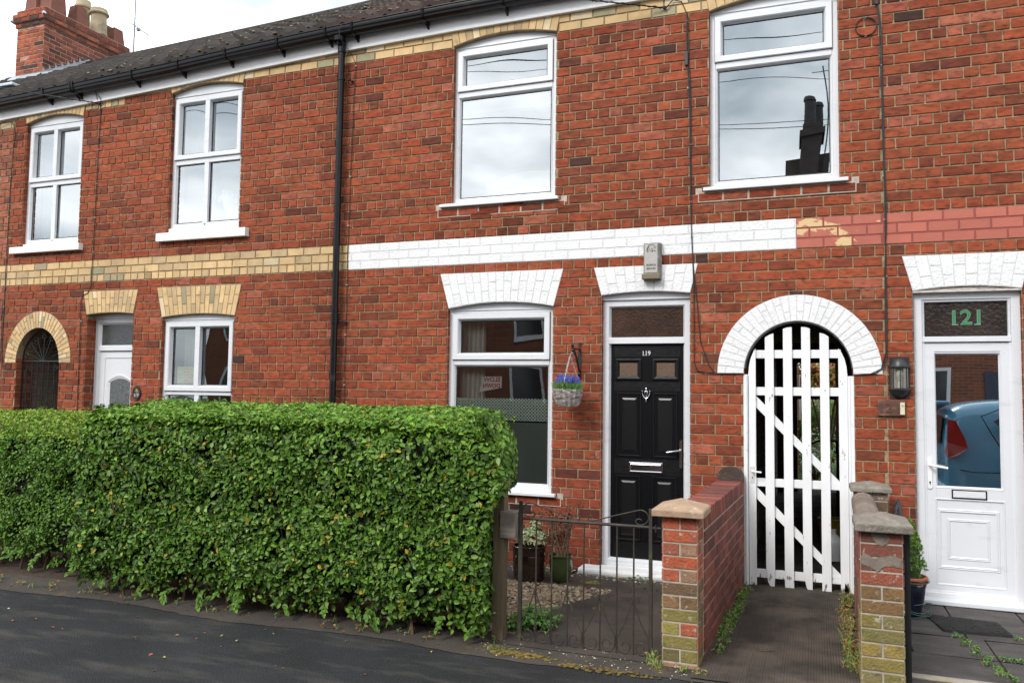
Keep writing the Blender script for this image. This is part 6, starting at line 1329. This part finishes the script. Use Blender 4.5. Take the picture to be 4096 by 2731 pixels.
for _ in range(46):
    x = R.uniform(-3.4, 2.3); y = R.uniform(-3.4, -2.45)+.0; P.append((x, y, .008)); Nn.append((R.uniform(-.3, .3), R.uniform(-.3, .3), 1)); sz.append(R.uniform(.014, .032)); T.append(R.choice([(.45, .42, .10), (.30, .38, .08), (.42, .24, .06), (.50, .48, .28), (.40, .12, .06)]))
for _ in range(120):
    x = R.uniform(-3.4, 3.5); y = R.uniform(-2.45, -2.1); P.append((x, y, .010)); Nn.append((R.uniform(-.3, .3), R.uniform(-.3, .3), 1)); sz.append(R.uniform(.010, .026)); T.append(R.choice([(.16, .08, .04), (.10, .05, .03), (.30, .16, .06), (.12, .2, .04)]))
for _ in range(40):
    P.append((R.uniform(2.4, 3.35), R.uniform(-1.2, -.2), .013)); Nn.append((R.uniform(-.3, .3), R.uniform(-.3, .3), 1)); sz.append(R.uniform(.015, .032)); T.append(R.choice([(.12, .06, .04), (.28, .11, .05), (.06, .04, .03)]))
o = leafmesh('leaf_litter', P, Nn, sz, T, None); tag(o, 'small fallen yellow and brown leaves on the asphalt and paths', None, None, 'stuff')
mb = MB()
for x, y, l_, a in ((-1.0, -3.05, .06, .1), (3.93, -1.75, .10, .5), (.3, -3.0, .05, -.4), (2.9, -.8, .12, .2)): mb.tube([(x, y, .017), (x+l_*.5, y+l_*.1, .020), (x+l_*math.cos(a), y+l_*math.sin(a), .017)], .0028, 5)
tag(mb.build('twig_litter', TWIG), 'a few thin twigs lying on the ground', None, None, 'stuff')

# ------------------------------------------------------------------ seen through the gate: passage contents and back garden
o = MB(); o.lathe([(.06, 0), (.085, .01), (.09, .16), (.085, .2), (.03, .25), (.028, .29), (.001, .29)], (4.40, 1.3, .016), 16); tag(o.build('water_container', pmat('milky_plastic', (.55, .58, .60), .4), smooth=True), 'milky white plastic container standing behind the right side of the white gate', 'container')
o = MB(); o.lathe([(.10, 0), (.13, .25), (.138, .25), (.138, .27), (.12, .27), (.1, .02)], (4.40, 2.2, .016), 20); tag(o.build('bucket', pmat('yellow_plastic', (.30, .22, .03), .4), smooth=True), 'dull yellow bucket in the passage behind the white gate', 'bucket')
o = MB()
o.tube([(4.50, 2.6+.28*math.cos(a), .36+.28*math.sin(a)) for a in np.linspace(0, 2*PI, 30)[:-1]], .018, 6, closed=True); o.tube([(4.50, 3.5+.28*math.cos(a), .36+.28*math.sin(a)) for a in np.linspace(0, 2*PI, 30)[:-1]], .018, 6, closed=True)
o.tube([(4.5, 2.6, .36), (4.5, 2.8, .85), (4.5, 3.3, .9), (4.5, 3.5, .36), (4.5, 3.1, .36), (4.5, 2.8, .85)], .014, 6); o.tube([(4.5, 2.78, .8), (4.48, 2.72, 1.05), (4.35, 2.66, 1.08), (4.2, 2.75, 1.02)], .012, 6); o.tube([(4.5, 3.32, .88), (4.5, 3.36, 1.0)], .03, 6)
tag(o.build('bicycle', BLACKM), 'dark bicycle leaning on the right wall of the passage, seen through the white gate', 'bicycle')
o = MB(); o.box(3.98, 4.56, 6.9, 6.96, 1.50, 1.60); o.build('door_lintel', DARK, h119)
GW = MB(); face3(GW, (3.90, 7.16, -.1), (0, 1, 0), (1, 0, 0), 5.5, 2.9, C, 2*hh, lambda: red()); gx = GW.build('brick_facing', BRICK, h119); o = MB(); o.box(3.0, 3.895, 7.16, 12.6, -.1, 2.8); o.build('rear_extension', MORT, h119)
o = MB(); o.box(3.85, 3.98, 9.0, 10.4, 1.1, 1.95); o.build('window', UPVC, h119)
sheet('lawn', -12, 14, 7.15, 30, .0, pmat('lawn_grass', (.06, .13, .025), .95, .4, 6, bump=1.0, bscale=40, bdist=.03))
def shrub(name, label, c, r, n, cols, size, sq=(1, 1, 1), seed=0):
    t_ = thing(name, label, 'shrub', (c[0], c[1], 0), 'garden shrubs beyond the passage'); P, D = bushy(n, (0, 0, c[2]), r, sq); P += NR.normal(0, .06, P.shape); leafmesh('foliage', P, D+np.array([0, -.3, .6]), NR.uniform(*size, n), pick(n, cols, [1/len(cols)]*len(cols), .3), t_)
    s_ = MB()
    for i in range(7): a = i*.9; s_.tube([(0, 0, 0), (.3*r*math.cos(a), .3*r*math.sin(a), c[2]*.6), (.7*r*math.cos(a), .7*r*math.sin(a), c[2]*1.1)], [.03, .02, .008], 6)
    s_.build('stems', TWIG, t_)
shrub('garden_shrub', 'shrub with yellow and red new leaves seen high through the white gate', (4.45, 10.2, 1.75), .55, 2600, [(.45, .36, .05), (.52, .26, .05), (.30, .34, .05), (.48, .12, .06), (.55, .48, .12)], (.06, .11), (1, .8, .9))
shrub('garden_shrub', 'dark green shrub behind the yellow one at the top of the passage opening', (4.9, 13.5, 2.4), 1.2, 3000, [(.05, .16, .03), (.08, .22, .04), (.04, .11, .03)], (.07, .13), (1.3, .8, 1))
shrub('garden_shrub', 'bright green shrub seen low through the white gate', (4.5, 11.2, .75), .75, 3200, [(.14, .34, .04), (.24, .42, .05), (.08, .22, .03), (.38, .44, .08)], (.05, .10), (1.2, .7, 1))
shrub('garden_shrub', 'pale flowering shrub low behind the bars of the white gate', (4.25, 9.0, .35), .38, 900, [(.10, .26, .04), (.18, .34, .05), (.55, .50, .55)], (.04, .07), (.8, .8, 1))
o = MB(); o.box(-10, 14, 22, 22.1, 0, 1.9); tag(o.build('garden_fence', GWOOD), 'grey timber fence at the end of the back garden', 'fence')

# ------------------------------------------------------------------ across the street, mirrored in the glass
oh = thing('terraced_house', 'brick terraced house across the street, seen mirrored in the windows', 'house', (0, 0, 0), 'houses across the street')
BT = bpy.data.materials.new('far_brick'); BT.use_nodes = True; t = BT.node_tree; p = t.nodes['Principled BSDF']; p.inputs['Roughness'].default_value = .9
b_ = node(t, 'ShaderNodeTexBrick'); tcn = node(t, 'ShaderNodeTexCoord'); mpn = node(t, 'ShaderNodeMapping'); mpn.inputs['Rotation'].default_value = (math.radians(90), 0, 0); t.links.new(tcn.outputs['Object'], mpn.inputs[0]); t.links.new(mpn.outputs[0], b_.inputs[0])
b_.inputs['Color1'].default_value = (.24, .075, .04, 1); b_.inputs['Color2'].default_value = (.15, .05, .03, 1); b_.inputs['Mortar'].default_value = (.2, .15, .1, 1); b_.inputs['Scale'].default_value = 1; b_.inputs['Brick Width'].default_value = .225; b_.inputs['Row Height'].default_value = .08; b_.inputs['Mortar Size'].default_value = .006
t.links.new(b_.outputs[0], p.inputs['Base Color'])
SLT = pmat('far_slates', (.045, .042, .045), .8, .3, 4)
for i, x in enumerate((-16, -10.5, -5, .5, 6, 11.5, 17)):
    h = oh if i == 0 else thing('terraced_house', '', 'house', (0, 0, 0), 'houses across the street')
    h['label'] = 'brick house across the street, ' + ('farthest left of seven', 'second from the left', 'third from the left', 'its dark chimney mirrored upper right', 'third from the right', 'second from the right, with a chimney', 'farthest right of seven')[i]
    o = MB(); o.box(x, x+5.49, -22, -16, -.15, 5.0); o.build('wall', BT, h)
    o = MB(); o.prism([(0, 0)], 0, 0) if False else None; o.add([(x, -15.7, 4.9), (x+5.49, -15.7, 4.9), (x+5.49, -19, 6.9), (x, -19, 6.9), (x+5.49, -22.3, 4.9), (x, -22.3, 4.9)], [(1, 0, 3, 2), (3, 5, 4, 2), (0, 5, 3), (1, 2, 4)]); o.build('roof', SLT, h)
    for (a, c, z0_, z1_) in ((.5, 1.0, .8, 2.3), (.6, .95, 3.2, 4.6), (3.2, 1.0, 3.2, 4.6)):
        w = MB(); w.box(x+a, x+a+c, -16.0, -15.97, z0_, z1_); q = w.build('window', UPVC, h); w = MB(); w.box(x+a+.08, x+a+c-.08, -15.97, -15.965, z0_+.08, z1_-.08); w.build('pane', pmat('far_pane', (.03, .035, .04), .1) if 'far_pane' not in bpy.data.materials else bpy.data.materials['far_pane'], q)
    w = MB(); w.box(x+2.2, x+3.05, -16, -15.96, 0, 2.2); w.build('door', pmat('far_door', (.03, .04, .07), .4) if 'far_door' not in bpy.data.materials else bpy.data.materials['far_door'], h)
    if i in (3, 5):
        cx_ = x+3.3; w = MB(); w.box(cx_-.25, cx_+.85, -16.9, -16.2, 4.9, 8.25); w.box(cx_+.1, cx_+.58, -16.9, -16.0, 4.9, 9.0); w.box(cx_+.04, cx_+.64, -16.96, -15.94, 8.7, 8.85); q = w.build('chimney', pmat('sooty_brick', (.055, .045, .040), .9, .4, 6, bump=.5), h); w = MB()
        for k in range(2): w.lathe([(.15, 0), (.13, .62), (.16, .64), (.13, .74), (.1, .74)], (cx_+.26+k*.18, -16.3-k*.5, 9.0), 12)
        w.tube([(cx_+.7, -16.2, 7.5), (cx_+.7, -16.2, 10.6)], .02, 6); w.tube([(cx_+.4, -16.2, 10.4), (cx_+1.1, -16.2, 10.5)], .012, 5)
        w.build('chimney_pot', SLT, q)
# parked car whose tail is mirrored in the white door
car = thing('parked_car', 'blue parked hatchback whose tail is mirrored in the glass of the white door', 'car', (5.72, -4.75, -.125))
CB = pmat('blue_car_paint', (.10, .30, .46), .25, .03, 3, coat=.8); CG = pmat('car_glass', (.012, .014, .016), .05, .1, 3, spec=.8); CL = pmat('red_lamp', (.30, .008, .008), .12, .1, 9, coat=.8)
sec = [(0.0, .42, .60, 1.10, .66), (.03, .25, .52, 1.50, .74), (.20, .22, .50, 1.62, .78), (.75, .22, .50, 1.68, .80), (1.4, .22, .50, 1.68, .82), (2.2, .22, .50, 1.58, .82), (2.7, .22, .50, 1.40, .80), (3.1, .22, .50, 1.02, .78), (3.7, .22, .50, .90, .72), (3.95, .35, .6, .72, .6)]
o = MB(); prv = None; vs = []; k = 0
for x, zb, zm, zt_, hw in sec:
    zs_ = min(1.0, zt_-.04); ring_ = [(x, -hw*.96, zb), (x, -hw, zm), (x, -hw*.985, (zm+zs_)/2), (x, -hw*.97, zs_), (x, -hw*.80, zt_-.08), (x, -hw*.6, zt_), (x, hw*.6, zt_), (x, hw*.80, zt_-.08), (x, hw*.97, zs_), (x, hw*.985, (zm+zs_)/2), (x, hw, zm), (x, hw*.96, zb)]; vs += ring_
k = 12; fs = [(i*k+j, i*k+(j+1) % k, (i+1)*k+(j+1) % k, (i+1)*k+j) for i in range(len(sec)-1) for j in range(k)] + [tuple(range(k-1, -1, -1)), tuple((len(sec)-1)*k+j for j in range(k))]
o.add(vs, fs); b = o.build('body', CB, car, smooth=True); md = b.modifiers.new('sub', 'SUBSURF'); md.levels = 2; md.render_levels = 2
for s_ in (-1, 1):
    o = MB(); o.add([(.05, s_*.735, 1.14), (.02, s_*.70, 1.02), (.05, s_*.76, .95), (.15, s_*.80, .99), (.25, s_*.81, 1.08), (.22, s_*.80, 1.20), (.14, s_*.76, 1.40), (.06, s_*.72, 1.42)], [(0, 1, 2, 3, 4, 5, 6, 7) if s_ < 0 else (7, 6, 5, 4, 3, 2, 1, 0)]); o.build('tail_light', CL, car)
    o = MB(); o.add([(.80, s_*.845, 1.10), (1.9, s_*.85, 1.08), (1.85, s_*.80, 1.53), (.70, s_*.80, 1.52), (.50, s_*.825, 1.40)], [(0, 1, 2, 3, 4) if s_ < 0 else (4, 3, 2, 1, 0)]); o.build('side_window', CG, car)
    for x in (.75, 3.1):
        o = MB(); o.lathe([(.30, -.1), (.31, -.08), (.31, .08), (.30, .1), (.2, .1)], (0, 0, 0), 24); q = o.build('tyre', RUBBER, car, smooth=True, loc=(x, s_*.72, .31), rot=(PI/2, 0, 0)); o = MB(); o.lathe([(.001, .09), (.19, .10), (.2, .08)], (0, 0, 0), 16); o.lathe([(.001, -.09), (.19, -.10), (.2, -.08)], (0, 0, 0), 16); o.build('rim', CHROME, q)
o = MB(); o.add([(-.012, -.60, 1.12), (-.012, .60, 1.12), (.03, .58, 1.46), (.03, -.58, 1.46)], [(0, 1, 2, 3)]); o.build('rear_window', CG, car)
o = MB(); o.box(-.06, .10, -.66, .66, 1.585, 1.64); o.build('spoiler', CB, car, bevel=.02)
for s_ in (-1, 1):
    o = MB(); o.tube([(.60, s_*.80, 1.56), (.38, s_*.83, 1.46), (.48, s_*.845, 1.25), (.68, s_*.85, .9), (.75, s_*.85, .5)], .007, 5); o.tube([(.02, s_*.66, .84), (.3, s_*.822, .80), (.8, s_*.824, .80)], .006, 5); o.build('shut_line', CG, car)
o = MB(); o.box(-.05, .35, -.80, .80, .30, .62); o.build('bumper', pmat('bumper', (.08, .24, .38), .35), car, bevel=.05)
